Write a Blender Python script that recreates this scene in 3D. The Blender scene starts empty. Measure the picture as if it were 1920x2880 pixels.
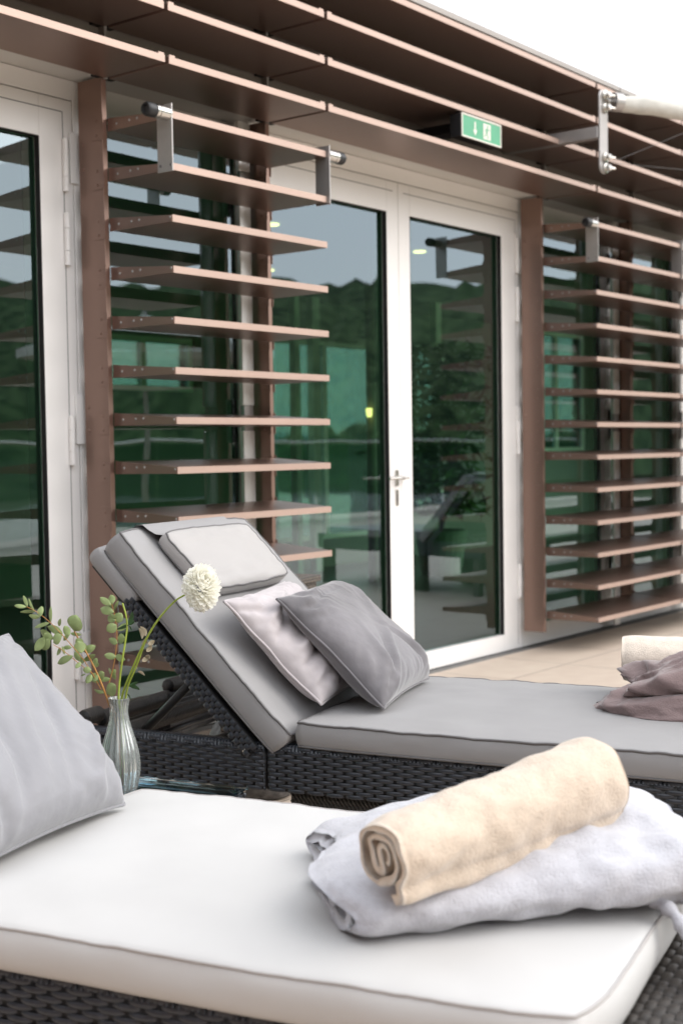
import bpy, math, random
import numpy as np
from mathutils import Vector, noise
from math import sin, cos, pi, radians
sc = bpy.context.scene
COL = sc.collection
rnd = random.Random(7)

# ------------------------------------------------------------------ camera
CAM_H = 1.294
TH, PI_, RO = radians(38.0), radians(2.73), 0.0147
fw = np.array([cos(TH)*cos(PI_), sin(TH)*cos(PI_), -sin(PI_)])
rt0 = np.array([sin(TH), -cos(TH), 0.0]); up0 = np.cross(rt0, fw)
rt = rt0*cos(RO)-up0*sin(RO); up = up0*cos(RO)+rt0*sin(RO)
cd = bpy.data.cameras.new('camera'); cam = bpy.data.objects.new('camera', cd); COL.objects.link(cam)
from mathutils import Matrix
cam.matrix_world = Matrix(((rt[0], up[0], -fw[0], 0), (rt[1], up[1], -fw[1], 0), (rt[2], up[2], -fw[2], CAM_H), (0, 0, 0, 1)))
cd.sensor_fit = 'VERTICAL'; cd.sensor_height = 36; cd.sensor_width = 24
cd.lens = 3800/2880*36
cd.clip_start = .05; cd.clip_end = 3000
cd.dof.use_dof = True; cd.dof.focus_distance = 3.45; cd.dof.aperture_fstop = 4.0
sc.camera = cam
# ------------------------------------------------------------------ sky, sun, exposure
SUN_AZ, SUN_EL = radians(-60), radians(38)      # azimuth from +X, counter-clockwise
w = bpy.data.worlds.new('World'); sc.world = w; w.use_nodes = True
nt = w.node_tree; nt.nodes.clear()
sky = nt.nodes.new('ShaderNodeTexSky'); sky.sky_type = 'NISHITA'; sky.sun_disc = False
sky.sun_elevation = SUN_EL; sky.sun_rotation = pi/2-SUN_AZ; sky.dust_density = 3.0; sky.air_density = 1.0
hsv = nt.nodes.new('ShaderNodeHueSaturation'); hsv.inputs['Saturation'].default_value = .55
bg = nt.nodes.new('ShaderNodeBackground'); bg.inputs['Strength'].default_value = .15
wo = nt.nodes.new('ShaderNodeOutputWorld')
tcw = nt.nodes.new('ShaderNodeTexCoord'); cn = nt.nodes.new('ShaderNodeTexNoise'); cn.inputs['Scale'].default_value = 2.2; cn.inputs['Detail'].default_value = 5
cr = nt.nodes.new('ShaderNodeMapRange'); cr.inputs[1].default_value = .3; cr.inputs[2].default_value = .6; cr.inputs[3].default_value = .45; cr.inputs[4].default_value = .80
cm = nt.nodes.new('ShaderNodeMixRGB'); cm.inputs[2].default_value = (9.0, 9.2, 9.6, 1)
nt.links.new(tcw.outputs['Generated'], cn.inputs['Vector']); nt.links.new(cn.outputs[0], cr.inputs[0]); nt.links.new(cr.outputs[0], cm.inputs[0])
nt.links.new(sky.outputs[0], hsv.inputs['Color']); nt.links.new(hsv.outputs[0], cm.inputs[1]); nt.links.new(cm.outputs[0], bg.inputs[0]); nt.links.new(bg.outputs[0], wo.inputs[0])
sd = bpy.data.lights.new('sun', 'SUN'); sd.energy = 1.0; sd.angle = radians(55); sd.color = (1, .95, .88)
so = bpy.data.objects.new('sun', sd); COL.objects.link(so)
sv = Vector((cos(SUN_AZ)*cos(SUN_EL), sin(SUN_AZ)*cos(SUN_EL), sin(SUN_EL)))
so.rotation_euler = sv.to_track_quat('Z', 'Y').to_euler()
sc.view_settings.view_transform = 'Standard'; sc.view_settings.look = 'None'
sc.view_settings.exposure = 0.76; sc.view_settings.gamma = 1
sc.cycles.use_denoising = True
sc.cycles.max_bounces = 10; sc.cycles.transparent_max_bounces = 16; sc.cycles.transmission_bounces = 10
sc.cycles.sample_clamp_indirect = 6; sc.cycles.caustics_refractive = False; sc.cycles.caustics_reflective = False

# ------------------------------------------------------------------ helpers
class MB:
    def __init__(s): s.v = []; s.f = []; s.mi = []; s.cur = 0
    def add(s, vs, fs):
        b = len(s.v); s.v += [tuple(map(float, p)) for p in vs]; s.f += [tuple(b+i for i in f) for f in fs]; s.mi += [s.cur]*len(fs)
    def box(s, x0, x1, y0, y1, z0, z1):
        s.add([(x0,y0,z0),(x1,y0,z0),(x1,y1,z0),(x0,y1,z0),(x0,y0,z1),(x1,y0,z1),(x1,y1,z1),(x0,y1,z1)],
              [(0,3,2,1),(4,5,6,7),(0,1,5,4),(1,2,6,5),(2,3,7,6),(3,0,4,7)])
    def prism(s, poly, ax, a, b):
        # poly: list of 2D points in the plane of the other two axes (counter-clockwise), extruded a..b
        n = len(poly); o = [i for i in range(3) if i != ax]
        def P(p, t):
            q = [0, 0, 0]; q[ax] = t; q[o[0]] = p[0]; q[o[1]] = p[1]; return q
        s.add([P(p, a) for p in poly]+[P(p, b) for p in poly],
              [tuple(range(n))[::-1], tuple(range(n, 2*n))]+[(i, (i+1) % n, n+(i+1) % n, n+i) for i in range(n)])
    def grid(s, G, closeu=False, closev=False, flip=False):
        nu, nv = len(G), len(G[0]); fs = []
        for i in range(nu if closeu else nu-1):
            for j in range(nv if closev else nv-1):
                a, b, c, d = i*nv+j, ((i+1) % nu)*nv+j, ((i+1) % nu)*nv+(j+1) % nv, i*nv+(j+1) % nv
                fs.append((a, d, c, b) if flip else (a, b, c, d))
        s.add([p for r in G for p in r], fs)
    def tube(s, pts, r, n=8, closed=False, caps=True):
        pts = [Vector(p) for p in pts]; m = len(pts)
        rr = r if isinstance(r, (list, tuple)) else [r]*m
        rings = []; prev = None
        for i, p in enumerate(pts):
            if closed: t = pts[(i+1) % m]-pts[i-1]
            else: t = pts[min(i+1, m-1)]-pts[max(i-1, 0)]
            if t.length < 1e-9: t = Vector((0, 0, 1))
            t.normalize()
            if prev is None:
                a = Vector((0, 0, 1)) if abs(t.z) < .9 else Vector((1, 0, 0)); x = t.cross(a).normalized()
            else:
                x = (prev-t*prev.dot(t))
                x = x.normalized() if x.length > 1e-6 else t.orthogonal().normalized()
            prev = x; y = t.cross(x)
            rings.append([p+(x*cos(2*pi*k/n)+y*sin(2*pi*k/n))*rr[i] for k in range(n)])
        s.grid(rings, closeu=closed, closev=True)
        if caps and not closed:
            b = len(s.v)-m*n
            s.f += [tuple(b+k for k in range(n)), tuple(b+(m-1)*n+k for k in range(n))[::-1]]; s.mi += [s.cur]*2
    def lathe(s, prof, c, ax=(0, 0, 1), n=24, rib=0, ribd=0):
        ax = Vector(ax).normalized(); x = ax.orthogonal().normalized(); y = ax.cross(x); c = Vector(c)
        G = []
        for (r, h) in prof:
            G.append([c+ax*h+(x*cos(2*pi*k/n)+y*sin(2*pi*k/n))*(r*(1+ribd*cos(rib*2*pi*k/n)) if rib else r) for k in range(n)])
        s.grid(G, closev=True, flip=True)
    def cyl(s, a, b, r, n=16): s.tube([a, b], r, n)
    def ball(s, c, r, n=8):
        c = Vector(c); rx = r if isinstance(r, (tuple, list)) else (r, r, r)
        G = [[c+Vector((rx[0]*sin(pi*i/n)*cos(2*pi*j/(2*n)), rx[1]*sin(pi*i/n)*sin(2*pi*j/(2*n)), rx[2]*cos(pi*i/n))) for j in range(2*n)] for i in range(n+1)]
        s.grid(G, closev=True)
    def build(s, name, mat, parent=None, smooth=False, bevel=0, seg=2, autosm=None):
        me = bpy.data.meshes.new(name); me.from_pydata(s.v, [], s.f); me.validate()
        mats = mat if isinstance(mat, (list, tuple)) else [mat]
        for m in mats: me.materials.append(m)
        if len(mats) > 1 and len(me.polygons) == len(s.mi): me.polygons.foreach_set('material_index', s.mi)
        if smooth: me.polygons.foreach_set('use_smooth', [True]*len(me.polygons))
        me.update()
        o = bpy.data.objects.new(name, me); COL.objects.link(o)
        if parent: o.parent = parent
        if bevel:
            b = o.modifiers.new('bevel', 'BEVEL'); b.width = bevel; b.segments = seg; b.limit_method = 'ANGLE'; b.angle_limit = radians(40)
        return o
def tag(o, label, cat, group=None, kind=None):
    if label: o['label'] = label
    if cat: o['category'] = cat
    if group: o['group'] = group
    if kind: o['kind'] = kind
    return o
def empty(name, loc=(0, 0, 0), rz=0, label=None, cat=None, group=None):
    o = bpy.data.objects.new(name, None); COL.objects.link(o); o.location = loc; o.rotation_euler = (0, 0, rz); o.empty_display_size = .1
    return tag(o, label, cat, group)
def structure(name, mb, m, **k):
    o = mb.build(name, m, **k); o['kind'] = 'structure'; return o
def smooth_path0(pts, n=3):
    P = [Vector(p) for p in pts]
    for _ in range(n):
        Q = [P[0]]
        for i in range(len(P)-1): Q += [P[i]*.75+P[i+1]*.25, P[i]*.25+P[i+1]*.75]
        Q.append(P[-1]); P = Q
    return P
def nz(p, s=1.0, seed=0): return noise.noise(Vector((p[0]*s+seed*7.13, p[1]*s-seed*3.7, p[2]*s+seed*1.9)))

# ------------------------------------------------------------------ materials
def mat(name, col, rough=.5, metal=0, bump=None, var=0, vscale=3, sheen=0, spec=.5, coat=0, sss=0, extra=None):
    m = bpy.data.materials.new(name); m.use_nodes = True; t = m.node_tree; P = t.nodes['Principled BSDF']
    P.inputs['Base Color'].default_value = (*col, 1); P.inputs['Roughness'].default_value = rough; P.inputs['Metallic'].default_value = metal
    P.inputs['Specular IOR Level'].default_value = spec
    if coat: P.inputs['Coat Weight'].default_value = coat; P.inputs['Coat Roughness'].default_value = .2
    if sheen: P.inputs['Sheen Weight'].default_value = sheen; P.inputs['Sheen Roughness'].default_value = .4
    tc = t.nodes.new('ShaderNodeTexCoord')
    if var:
        n = t.nodes.new('ShaderNodeTexNoise'); n.inputs['Scale'].default_value = vscale; n.inputs['Detail'].default_value = 5
        t.links.new(tc.outputs['Object'], n.inputs['Vector'])
        r = t.nodes.new('ShaderNodeMapRange'); r.inputs[1].default_value = .3; r.inputs[2].default_value = .7; r.inputs[3].default_value = 1-var; r.inputs[4].default_value = 1+var
        t.links.new(n.outputs[0], r.inputs[0])
        h = t.nodes.new('ShaderNodeHueSaturation'); h.inputs['Color'].default_value = (*col, 1)
        t.links.new(r.outputs[0], h.inputs['Value']); t.links.new(h.outputs[0], P.inputs['Base Color'])
    if bump:
        bs, bd = bump[0], bump[1]
        n2 = t.nodes.new('ShaderNodeTexNoise'); n2.inputs['Scale'].default_value = bs; n2.inputs['Detail'].default_value = bump[2] if len(bump) > 2 else 4
        t.links.new(tc.outputs['Object'], n2.inputs['Vector'])
        b = t.nodes.new('ShaderNodeBump'); b.inputs['Distance'].default_value = bd; b.inputs['Strength'].default_value = 1
        t.links.new(n2.outputs[0], b.inputs['Height']); t.links.new(b.outputs[0], P.inputs['Normal'])
    return m
M = {}
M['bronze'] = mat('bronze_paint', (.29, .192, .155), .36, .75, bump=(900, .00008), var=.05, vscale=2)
M['bronze_lit'] = mat('bronze_paint_lit', (.455, .33, .272), .42, .3, var=.04, vscale=4)
M['bronze_top'] = mat('bronze_paint_dark', (.25, .155, .125), .38, .2, var=.06, vscale=1.5)
M['white'] = mat('white_paint', (.84, .82, .80), .35, bump=(300, .00005), var=.02, vscale=2)
M['greige'] = mat('greige_metal', (.34, .31, .285), .45, var=.05, vscale=2)
M['lightgreige'] = mat('light_greige_paint', (.62, .60, .565), .4, var=.03)
M['rail'] = mat('polished_white_rail', (.90, .88, .85), .3, .35)
M['gap'] = mat('dark_gap', (.012, .011, .010), .7)
M['black'] = mat('black_rubber', (.012, .012, .013), .45)
M['steel'] = mat('brushed_steel', (.62, .60, .56), .22, 1.0, bump=(400, .0001))
M['silver'] = mat('silver_plate', (.42, .40, .385), .4, .7, var=.05, vscale=20)
M['grout'] = mat('channel_grey', (.17, .165, .16), .8, var=.2, vscale=30, bump=(200, .001))
M['fab'] = mat('grey_outdoor_fabric', (.285, .279, .279), .72, bump=(1400, .00022, 2), var=.035, vscale=6, sheen=.15)
M['pipe'] = mat('dark_piping', (.13, .125, .125), .6)
M['fabpad'] = mat('light_grey_pad_fabric', (.37, .355, .345), .72, bump=(1400, .00022, 2), var=.03, vscale=9, sheen=.15)
M['wfab'] = mat('off_white_fabric', (.52, .515, .505), .8, bump=(700, .0004, 3), var=.03, vscale=3)
M['wpipe'] = mat('taupe_piping', (.40, .38, .37), .7)
M['velvet_dark'] = mat('dark_grey_velvet', (.150, .142, .150), .75, bump=(60, .0012, 6), var=.26, vscale=6, sheen=.55)
M['velvet_light'] = mat('light_grey_velvet', (.46, .42, .425), .72, bump=(50, .001, 5), var=.08, vscale=9, sheen=.5)
M['linen'] = mat('pale_blue_grey_velvet', (.25, .25, .265), .8, bump=(70, .001, 5), var=.07, vscale=8, sheen=.4)
M['wick'] = mat('anthracite_rattan', (.026, .030, .038), .33, var=.3, vscale=60, bump=(500, .0002))
M['wickd'] = mat('black_rattan_core', (.008, .008, .009), .6)
M['wickb'] = mat('brown_grey_rattan', (.042, .036, .031), .5, var=.3, vscale=60)
def terry(name, col, h=.0022, var=.06):
    return mat(name, col, .95, bump=(230, h*1.15, 4), var=var*1.2, vscale=60, sheen=.5)
M['beige'] = terry('beige_fleece', (.60, .50, .40))
M['cream'] = terry('cream_fleece', (.68, .60, .51))
M['blue'] = terry('pale_blue_fleece', (.50, .503, .54))
M['brown'] = terry('mauve_brown_fleece', (.225, .165, .16))
M['leaf'] = mat('eucalyptus_leaf', (.31, .39, .17), .55, var=.25, vscale=25, spec=.3)
M['leafdry'] = mat('withered_leaf', (.36, .30, .20), .6, var=.3, vscale=40)
M['leafd'] = mat('dark_leaf', (.04, .10, .035), .5, var=.2, vscale=20)
M['stemg'] = mat('green_stem', (.30, .38, .05), .5, var=.15, vscale=20)
M['stemo'] = mat('orange_stem', (.42, .20, .05), .5, var=.2, vscale=20)
M['petal'] = mat('cream_white_petal', (.97, .97, .94), .6)
t_ = M['petal'].node_tree; P_ = t_.nodes['Principled BSDF']; tl_ = t_.nodes.new('ShaderNodeBsdfTranslucent'); tl_.inputs[0].default_value = (.97, .95, .85, 1)
mx_ = t_.nodes.new('ShaderNodeMixShader'); mx_.inputs[0].default_value = .45; t_.links.new(P_.outputs[0], mx_.inputs[1]); t_.links.new(tl_.outputs[0], mx_.inputs[2]); t_.links.new(mx_.outputs[0], t_.nodes['Material Output'].inputs[0])
M['stone'] = mat('speckled_grey_stone', (.12, .12, .125), .8, bump=(40, .004), var=.5, vscale=40)
M['canvas'] = mat('weathered_white_canvas', (.56, .545, .50), .85, bump=(25, .003), var=.14, vscale=7)
M['green'] = mat('sign_green', (.07, .33, .18), .4, var=.05, vscale=8)
M['signw'] = mat('sign_white', (.66, .64, .57), .45)
for k_, e_ in (('green', .15), ('signw', .35)):
    P_ = M[k_].node_tree.nodes['Principled BSDF']
    P_.inputs['Emission Color'].default_value = P_.inputs['Base Color'].default_value; P_.inputs['Emission Strength'].default_value = 0
def glass_mat(name, tint, refl=.16, spacer=None):
    m = bpy.data.materials.new(name); m.use_nodes = True; t = m.node_tree; t.nodes.clear()
    o = t.nodes.new('ShaderNodeOutputMaterial'); tr = t.nodes.new('ShaderNodeBsdfTransparent'); tr.inputs[0].default_value = (*tint, 1)
    g = t.nodes.new('ShaderNodeBsdfGlossy'); g.inputs['Roughness'].default_value = .006; g.inputs[0].default_value = (.74, .88, .97, 1)
    f = t.nodes.new('ShaderNodeFresnel'); f.inputs[0].default_value = 1.52
    a = t.nodes.new('ShaderNodeMath'); a.operation = 'MULTIPLY_ADD'; a.inputs[1].default_value = .9; a.inputs[2].default_value = refl; a.use_clamp = True
    mx = t.nodes.new('ShaderNodeMixShader')
    tc = t.nodes.new('ShaderNodeTexCoord'); n = t.nodes.new('ShaderNodeTexNoise'); n.inputs['Scale'].default_value = 1.6; n.inputs['Detail'].default_value = 1
    bp = t.nodes.new('ShaderNodeBump'); bp.inputs['Distance'].default_value = .0016; t.links.new(tc.outputs['Object'], n.inputs['Vector']); t.links.new(n.outputs[0], bp.inputs['Height']); t.links.new(bp.outputs[0], g.inputs['Normal'])
    t.links.new(f.outputs[0], a.inputs[0]); t.links.new(a.outputs[0], mx.inputs[0]); t.links.new(tr.outputs[0], mx.inputs[1]); t.links.new(g.outputs[0], mx.inputs[2])
    t.links.new(mx.outputs[0], o.inputs[0]); return m
M['glass'] = glass_mat('green_solar_glass', (.41, .82, .52), .125)
M['clear'] = glass_mat('clear_glass', (.93, .96, .95), .03)
def vase_mat():
    m = bpy.data.materials.new('ribbed_clear_glass'); m.use_nodes = True; t = m.node_tree; t.nodes.clear()
    o = t.nodes.new('ShaderNodeOutputMaterial'); tr = t.nodes.new('ShaderNodeBsdfTransparent'); tr.inputs[0].default_value = (.97, .99, .98, 1)
    g = t.nodes.new('ShaderNodeBsdfGlossy'); g.inputs['Roughness'].default_value = .05
    d = t.nodes.new('ShaderNodeBsdfDiffuse'); d.inputs[0].default_value = (.80, .86, .83, 1)
    f = t.nodes.new('ShaderNodeLayerWeight'); f.inputs[0].default_value = .42
    mx = t.nodes.new('ShaderNodeMixShader'); m2 = t.nodes.new('ShaderNodeMixShader'); m2.inputs[0].default_value = .23
    t.links.new(tr.outputs[0], m2.inputs[1]); t.links.new(d.outputs[0], m2.inputs[2])
    t.links.new(f.outputs['Fresnel'], mx.inputs[0]); t.links.new(m2.outputs[0], mx.inputs[1]); t.links.new(g.outputs[0], mx.inputs[2])
    t.links.new(mx.outputs[0], o.inputs[0]); return m
M['vase'] = vase_mat()
def tile_mat():
    m = mat('beige_terrace_tile', (.56, .44, .34), .6); t = m.node_tree; P = t.nodes['Principled BSDF']
    tc = t.nodes.new('ShaderNodeTexCoord'); mp = t.nodes.new('ShaderNodeMapping'); mp.inputs['Rotation'].default_value = (0, 0, radians(0))
    b = t.nodes.new('ShaderNodeTexBrick'); b.offset = 0; b.inputs['Scale'].default_value = 1; b.inputs['Brick Width'].default_value = .64; b.inputs['Row Height'].default_value = .64
    b.inputs['Mortar Size'].default_value = .0035; b.inputs['Color1'].default_value = (.60, .50, .41, 1); b.inputs['Color2'].default_value = (.57, .47, .385, 1); b.inputs['Mortar'].default_value = (.22, .18, .15, 1)
    n = t.nodes.new('ShaderNodeTexNoise'); n.inputs['Scale'].default_value = 9; n.inputs['Detail'].default_value = 8
    mx = t.nodes.new('ShaderNodeMixRGB'); mx.blend_type = 'OVERLAY'; mx.inputs[0].default_value = .14
    t.links.new(tc.outputs['Object'], mp.inputs[0]); t.links.new(mp.outputs[0], b.inputs['Vector']); t.links.new(tc.outputs['Object'], n.inputs['Vector'])
    t.links.new(b.outputs[0], mx.inputs[1]); t.links.new(n.outputs[0], mx.inputs[2]); t.links.new(mx.outputs[0], P.inputs['Base Color'])
    bp = t.nodes.new('ShaderNodeBump'); bp.inputs['Distance'].default_value = .0015; t.links.new(b.outputs[1], bp.inputs['Height']); bp.invert = True; t.links.new(bp.outputs[0], P.inputs['Normal'])
    return m
M['tile'] = tile_mat()
def wicker_bump(name, col, pw=.054, rh=.0135):
    m = mat(name, col, .42); t = m.node_tree; P = t.nodes['Principled BSDF']
    tc = t.nodes.new('ShaderNodeTexCoord'); sp = t.nodes.new('ShaderNodeSeparateXYZ'); ad = t.nodes.new('ShaderNodeMath'); cb = t.nodes.new('ShaderNodeCombineXYZ')
    t.links.new(tc.outputs['Object'], sp.inputs[0]); t.links.new(sp.outputs[0], ad.inputs[0]); t.links.new(sp.outputs[1], ad.inputs[1])
    t.links.new(ad.outputs[0], cb.inputs[0]); t.links.new(sp.outputs[2], cb.inputs[1])
    b = t.nodes.new('ShaderNodeTexBrick'); b.inputs['Scale'].default_value = 1; b.inputs['Brick Width'].default_value = pw; b.inputs['Row Height'].default_value = rh; b.inputs['Mortar Size'].default_value = .0022; b.inputs['Mortar Smooth'].default_value = 1
    b.inputs['Color1'].default_value = (*col, 1); b.inputs['Color2'].default_value = (*[c*1.35 for c in col], 1); b.inputs['Mortar'].default_value = (.006, .006, .006, 1)
    t.links.new(cb.outputs[0], b.inputs['Vector']); t.links.new(b.outputs[0], P.inputs['Base Color'])
    bp = t.nodes.new('ShaderNodeBump'); bp.inputs['Distance'].default_value = .004; bp.invert = True
    t.links.new(b.outputs[1], bp.inputs['Height']); t.links.new(bp.outputs[0], P.inputs['Normal']); return m
M['wickbump'] = wicker_bump('woven_rattan', (.028, .029, .032))
M['wickbrown'] = wicker_bump('woven_brown_rattan', (.10, .085, .07), .03, .012)
def forest_mat(name, c1, c2, sc_):
    m = mat(name, c1, 1.0, spec=.1); t = m.node_tree; P = t.nodes['Principled BSDF']
    tc = t.nodes.new('ShaderNodeTexCoord'); n = t.nodes.new('ShaderNodeTexNoise'); n.inputs['Scale'].default_value = sc_; n.inputs['Detail'].default_value = 8
    r = t.nodes.new('ShaderNodeValToRGB'); r.color_ramp.elements[0].position = .38; r.color_ramp.elements[1].position = .62
    r.color_ramp.elements[0].color = (*c1, 1); r.color_ramp.elements[1].color = (*c2, 1)
    t.links.new(tc.outputs['Object'], n.inputs['Vector']); t.links.new(n.outputs[0], r.inputs[0]); t.links.new(r.outputs[0], P.inputs['Base Color']); return m
M['forest'] = forest_mat('wooded_hillside', (.015, .030, .015), (.075, .115, .050), .28)
M['foliage'] = forest_mat('shrub_foliage', (.022, .06, .018), (.075, .13, .04), 3)
M['land'] = forest_mat('far_land', (.06, .09, .04), (.12, .13, .08), .05)
M['inwall'] = mat('interior_plaster', (.20, .215, .195), .8, var=.04)
M['infloor'] = mat('interior_floor', (.07, .07, .07), .35, var=.1, vscale=2)
M['inceil'] = mat('interior_ceiling', (.18, .185, .18), .9)
M['inframe'] = mat('interior_window_frame', (.70, .72, .68), .5)
M['lamp'] = mat('lamp_glow', (1, .75, .4), .5)
P_ = M['lamp'].node_tree.nodes['Principled BSDF']; P_.inputs['Emission Color'].default_value = (1, .62, .25, 1); P_.inputs['Emission Strength'].default_value = 2.2

# ------------------------------------------------------------------ setting
g = MB(); g.box(-2500, 2500, -2500, 2500, -6.5, -6.3); structure('far_ground', g, M['land'])
g = MB(); g.box(-14, 30, -13, 4.31, -.2, 0); structure('terrace', g, M['tile'])
g = MB(); g.box(-14, 30, 4.3105, 4.3995, -.2, -.006); structure('drainage_strip', g, M['grout'])
def hills(name, az0, az1, dist, elev, seed, n=150, depth=120):
    g = MB(); G = []
    rows = [(0, -6.4), (.25, .35), (.5, .62), (.75, .85), (1, 1.0), (1.3, .75), (1.7, -.2)]
    for i in range(n):
        a = az0+(az1-az0)*i/(n-1); r = []
        base = elev*(1+.16*nz((a*3, 0, 0), 1, seed)+.05*nz((a*9, 1, 0), 1, seed))
        for k, (d, h) in enumerate(rows):
            R_ = dist+d*depth+6*nz((a*14, k, 3), 1, seed)
            z = -6.4 if k == 0 else R_*math.tan(radians(base))*h
            if k: z += dist*.011*nz((a*120, k*3, 9), 1, seed)+dist*.005*nz((a*45, k*2, 5), 1, seed)
            r.append((R_*cos(a), R_*sin(a), z))
        G.append(r)
    g.grid(G); return structure(name, g, M['forest'], smooth=False)
hills('wooded_hill', radians(-175), radians(-5), 210, 7.4, 3, n=420)
hills('wooded_hill', radians(0), radians(170), 900, .7, 8, n=300)

# ------------------------------------------------------------------ building
bld = empty('building', (0, 4.4, 0), 0, 'modern pavilion with a white framed glass front under a brown louvred eave', 'building')
bld.location = (0, 0, 0)
YF = 4.40
# fascia, soffit, roof
f = MB(); f.box(.2, 14, 4.245, 4.30, 2.86, 3.47); f.build('fascia', M['greige'], bld)
f = MB(); f.prism([(4.222, 2.835), (4.245, 2.835), (4.245, 2.872), (4.236, 2.872), (4.236, 2.845), (4.222, 2.845)], 0, .2, 14); f.box(.2, 14, 4.2465, 4.262, 2.842, 2.858); f.build('drip_trim', M['lightgreige'], bld)
f = MB(); f.box(.2, 14, 4.263, 4.5, 2.845, 2.859); f.build('soffit', M['lightgreige'], bld)
r_ = MB(); r_.box(-2, 17, 3.885, 10.6, 3.478, 3.50); r_.box(.2, 14, 3.90, 3.93, 3.50, 3.535)
r_.build('roof', M['greige'], bld)
tr_ = MB(); x = .35
while x < 13.5:
    tr_.box(x, x+2.488, 3.872, 3.8995, 3.492, 3.522); x += 2.5
tr_.build('roof_edge_trim', M['greige'], bld)
# gap shadow line strips and frames
def frame_rect(mb, x0, x1, z0, z1, t0, t1, tb, tt, y0, y1):
    # t0 left stile, t1 right stile, tb bottom, tt top; pieces butt end to end
    mb.box(x0, x0+t0, y0, y1, z0, z1); mb.box(x1-t1, x1, y0, y1, z0, z1)
    mb.box(x0+t0, x1-t1, y0, y1, z0, z0+tb); mb.box(x0+t0, x1-t1, y0, y1, z1-tt, z1)
def hinge(parent, x, z0, z1, y=4.388):
    h = MB(); L_ = (z1-z0)
    for a, b in ((0, .27), (.28, .70), (.71, 1)):
        h.cyl((x, y, z0+a*L_), (x, y, z0+b*L_), .0125, 14)
    h.build('hinge', M['white'], parent, smooth=False)
def leaf(x0, x1, sl, sr, parent, z0=.004, z1=2.757, hinges=None, handle=None):
    d = MB()
    frame_rect(d, x0, x1, z0, z1, sl, sr, .10, z1-2.588, YF, YF+.055)
    o = d.build('glass_door', M['white'], parent, bevel=.0025, seg=2)
    # inner groove line round the leaf
    gm = MB()
    gx0, gx1, gz = x0+.048, x1-.048, 2.704
    gm.box(gx0, gx1, YF-.0004, YF+.001, gz, gz+.004)
    if hinges == 'R' or hinges == 'B': gm.box(gx1-.004, gx1, YF-.0004, YF+.001, z0+.02, gz-.001)
    if hinges == 'L' or hinges == 'B': gm.box(gx0, gx0+.004, YF-.0004, YF+.001, z0+.02, gz-.001)
    gm.build('groove', M['pipe'], o)
    p = MB(); p.add([(x0+sl-.004, YF+.033, .10+z0-.004), (x1-sr+.004, YF+.033, .10+z0-.004), (x1-sr+.004, YF+.033, 2.592), (x0+sl-.004, YF+.033, 2.592)], [(0, 1, 2, 3)]); p.build('pane', M['glass'], o)
    e = MB(); e.box(x0+sl, x0+sl+.003, YF+.0005, YF+.028, .105, 2.588); e.box(x1-sr-.003, x1-sr, YF+.0005, YF+.028, .105, 2.588)
    e.box(x0+sl+.003, x1-sr-.003, YF+.0005, YF+.028, 2.584, 2.5875)
    # black edge print of the pane
    e.box(x1-sr-.062, x1-sr-.003, YF+.0375, YF+.040, .105, 2.584); e.box(x0+sl+.003, x0+sl+.03, YF+.0375, YF+.040, .105, 2.584)
    e.build('gasket', M['gap'], o)
    for s_ in (hinges or ''):
        hx = x1-.048 if s_ in 'RB' else x0+.048
        for a, b in ((2.378, 2.593), (2.072, 2.288), (1.237, 1.444), (.33, .54)): hinge(o, hx, a, b)
    return o
def door_frame(x0, x1, j, name='door_frame'):
    d = MB(); frame_rect(d, x0, x1, 0.0, 2.843, j, j, .0035, 2.843-2.762, YF-.001, YF+.09)
    o = d.build(name, M['white'], bld, bevel=.002)
    return o
door_frame(2.62, 3.905, .063)
leaf(2.69, 3.837, .17, .175, bld, hinges='R')
# opening of the left screen: fixed window between door frames
def window(x0, x1, z0=.0, zt=2.843):
    d = MB(); frame_rect(d, x0, x1, z0, zt, .05, .05, .13, .12, YF+.002, YF+.085)
    o = d.build('window', M['white'], bld, bevel=.002)
    p = MB(); p.add([(x0+.046, YF+.033, z0+.126), (x1-.046, YF+.033, z0+.126), (x1-.046, YF+.033, zt-.116), (x0+.046, YF+.033, zt-.116)], [(0, 1, 2, 3)]); p.build('pane', M['glass'], o)
    e = MB(); e.box(x1-.05-.045, x1-.053, YF+.0375, YF+.040, z0+.13, zt-.12); e.box(x0+.053, x0+.08, YF+.0375, YF+.040, z0+.13, zt-.12)
    e.box(x0+.05, x1-.05, YF-.000, YF+.0285, zt-.124, zt-.1205); e.build('gasket', M['gap'], o)
    return o
window(3.9065, 4.925)
door_frame(4.927, 7.555, .06)
ll = leaf(4.99, 6.179, .075, .108, bld, hinges='L')
rl = leaf(6.183, 7.492, .108, .218, bld, hinges='R')
h = MB(); h.box(6.120, 6.146, YF-.008, YF-.0005, 1.075, 1.165); h.box(6.122, 6.144, YF-.0075, YF-.0005, .965, 1.055)
h.cyl((6.133, YF-.004, 1.12), (6.133, YF-.055, 1.12), .010, 12); h.tube([(6.133, YF-.052, 1.12), (6.10, YF-.056, 1.121), (5.99, YF-.056, 1.121)], .009, 10)
h.cyl((6.133, YF-.03, 1.12), (6.215, YF-.03, 1.12), .007, 10)
h.build('handle', M['steel'], ll, bevel=.001)
h = MB(); h.box(6.130, 6.137, YF-.0085, YF-.0076, .985, 1.03); h.build('keyhole', M['gap'], ll)
window(7.558, 8.70)
window(8.702, 9.90)
door_frame(9.902, 12.4, .06); leaf(9.965, 12.33, .12, .12, bld)
window(.6, 1.9); door_frame(1.902, 2.6195, .3)
d = MB(); d.box(2.205, 2.317, YF+.002, YF+.05, .004, 2.76); d.build('panel', M['white'], bld)
# unseen wall added on the left to darken surfaces facing that way
sw = MB(); sw.box(-2.6, -1.9, -5.0, 4.2, 0, 3.3); sw.build('shade_wall', M['bronze_top'], bld, bevel=.01)
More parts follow.
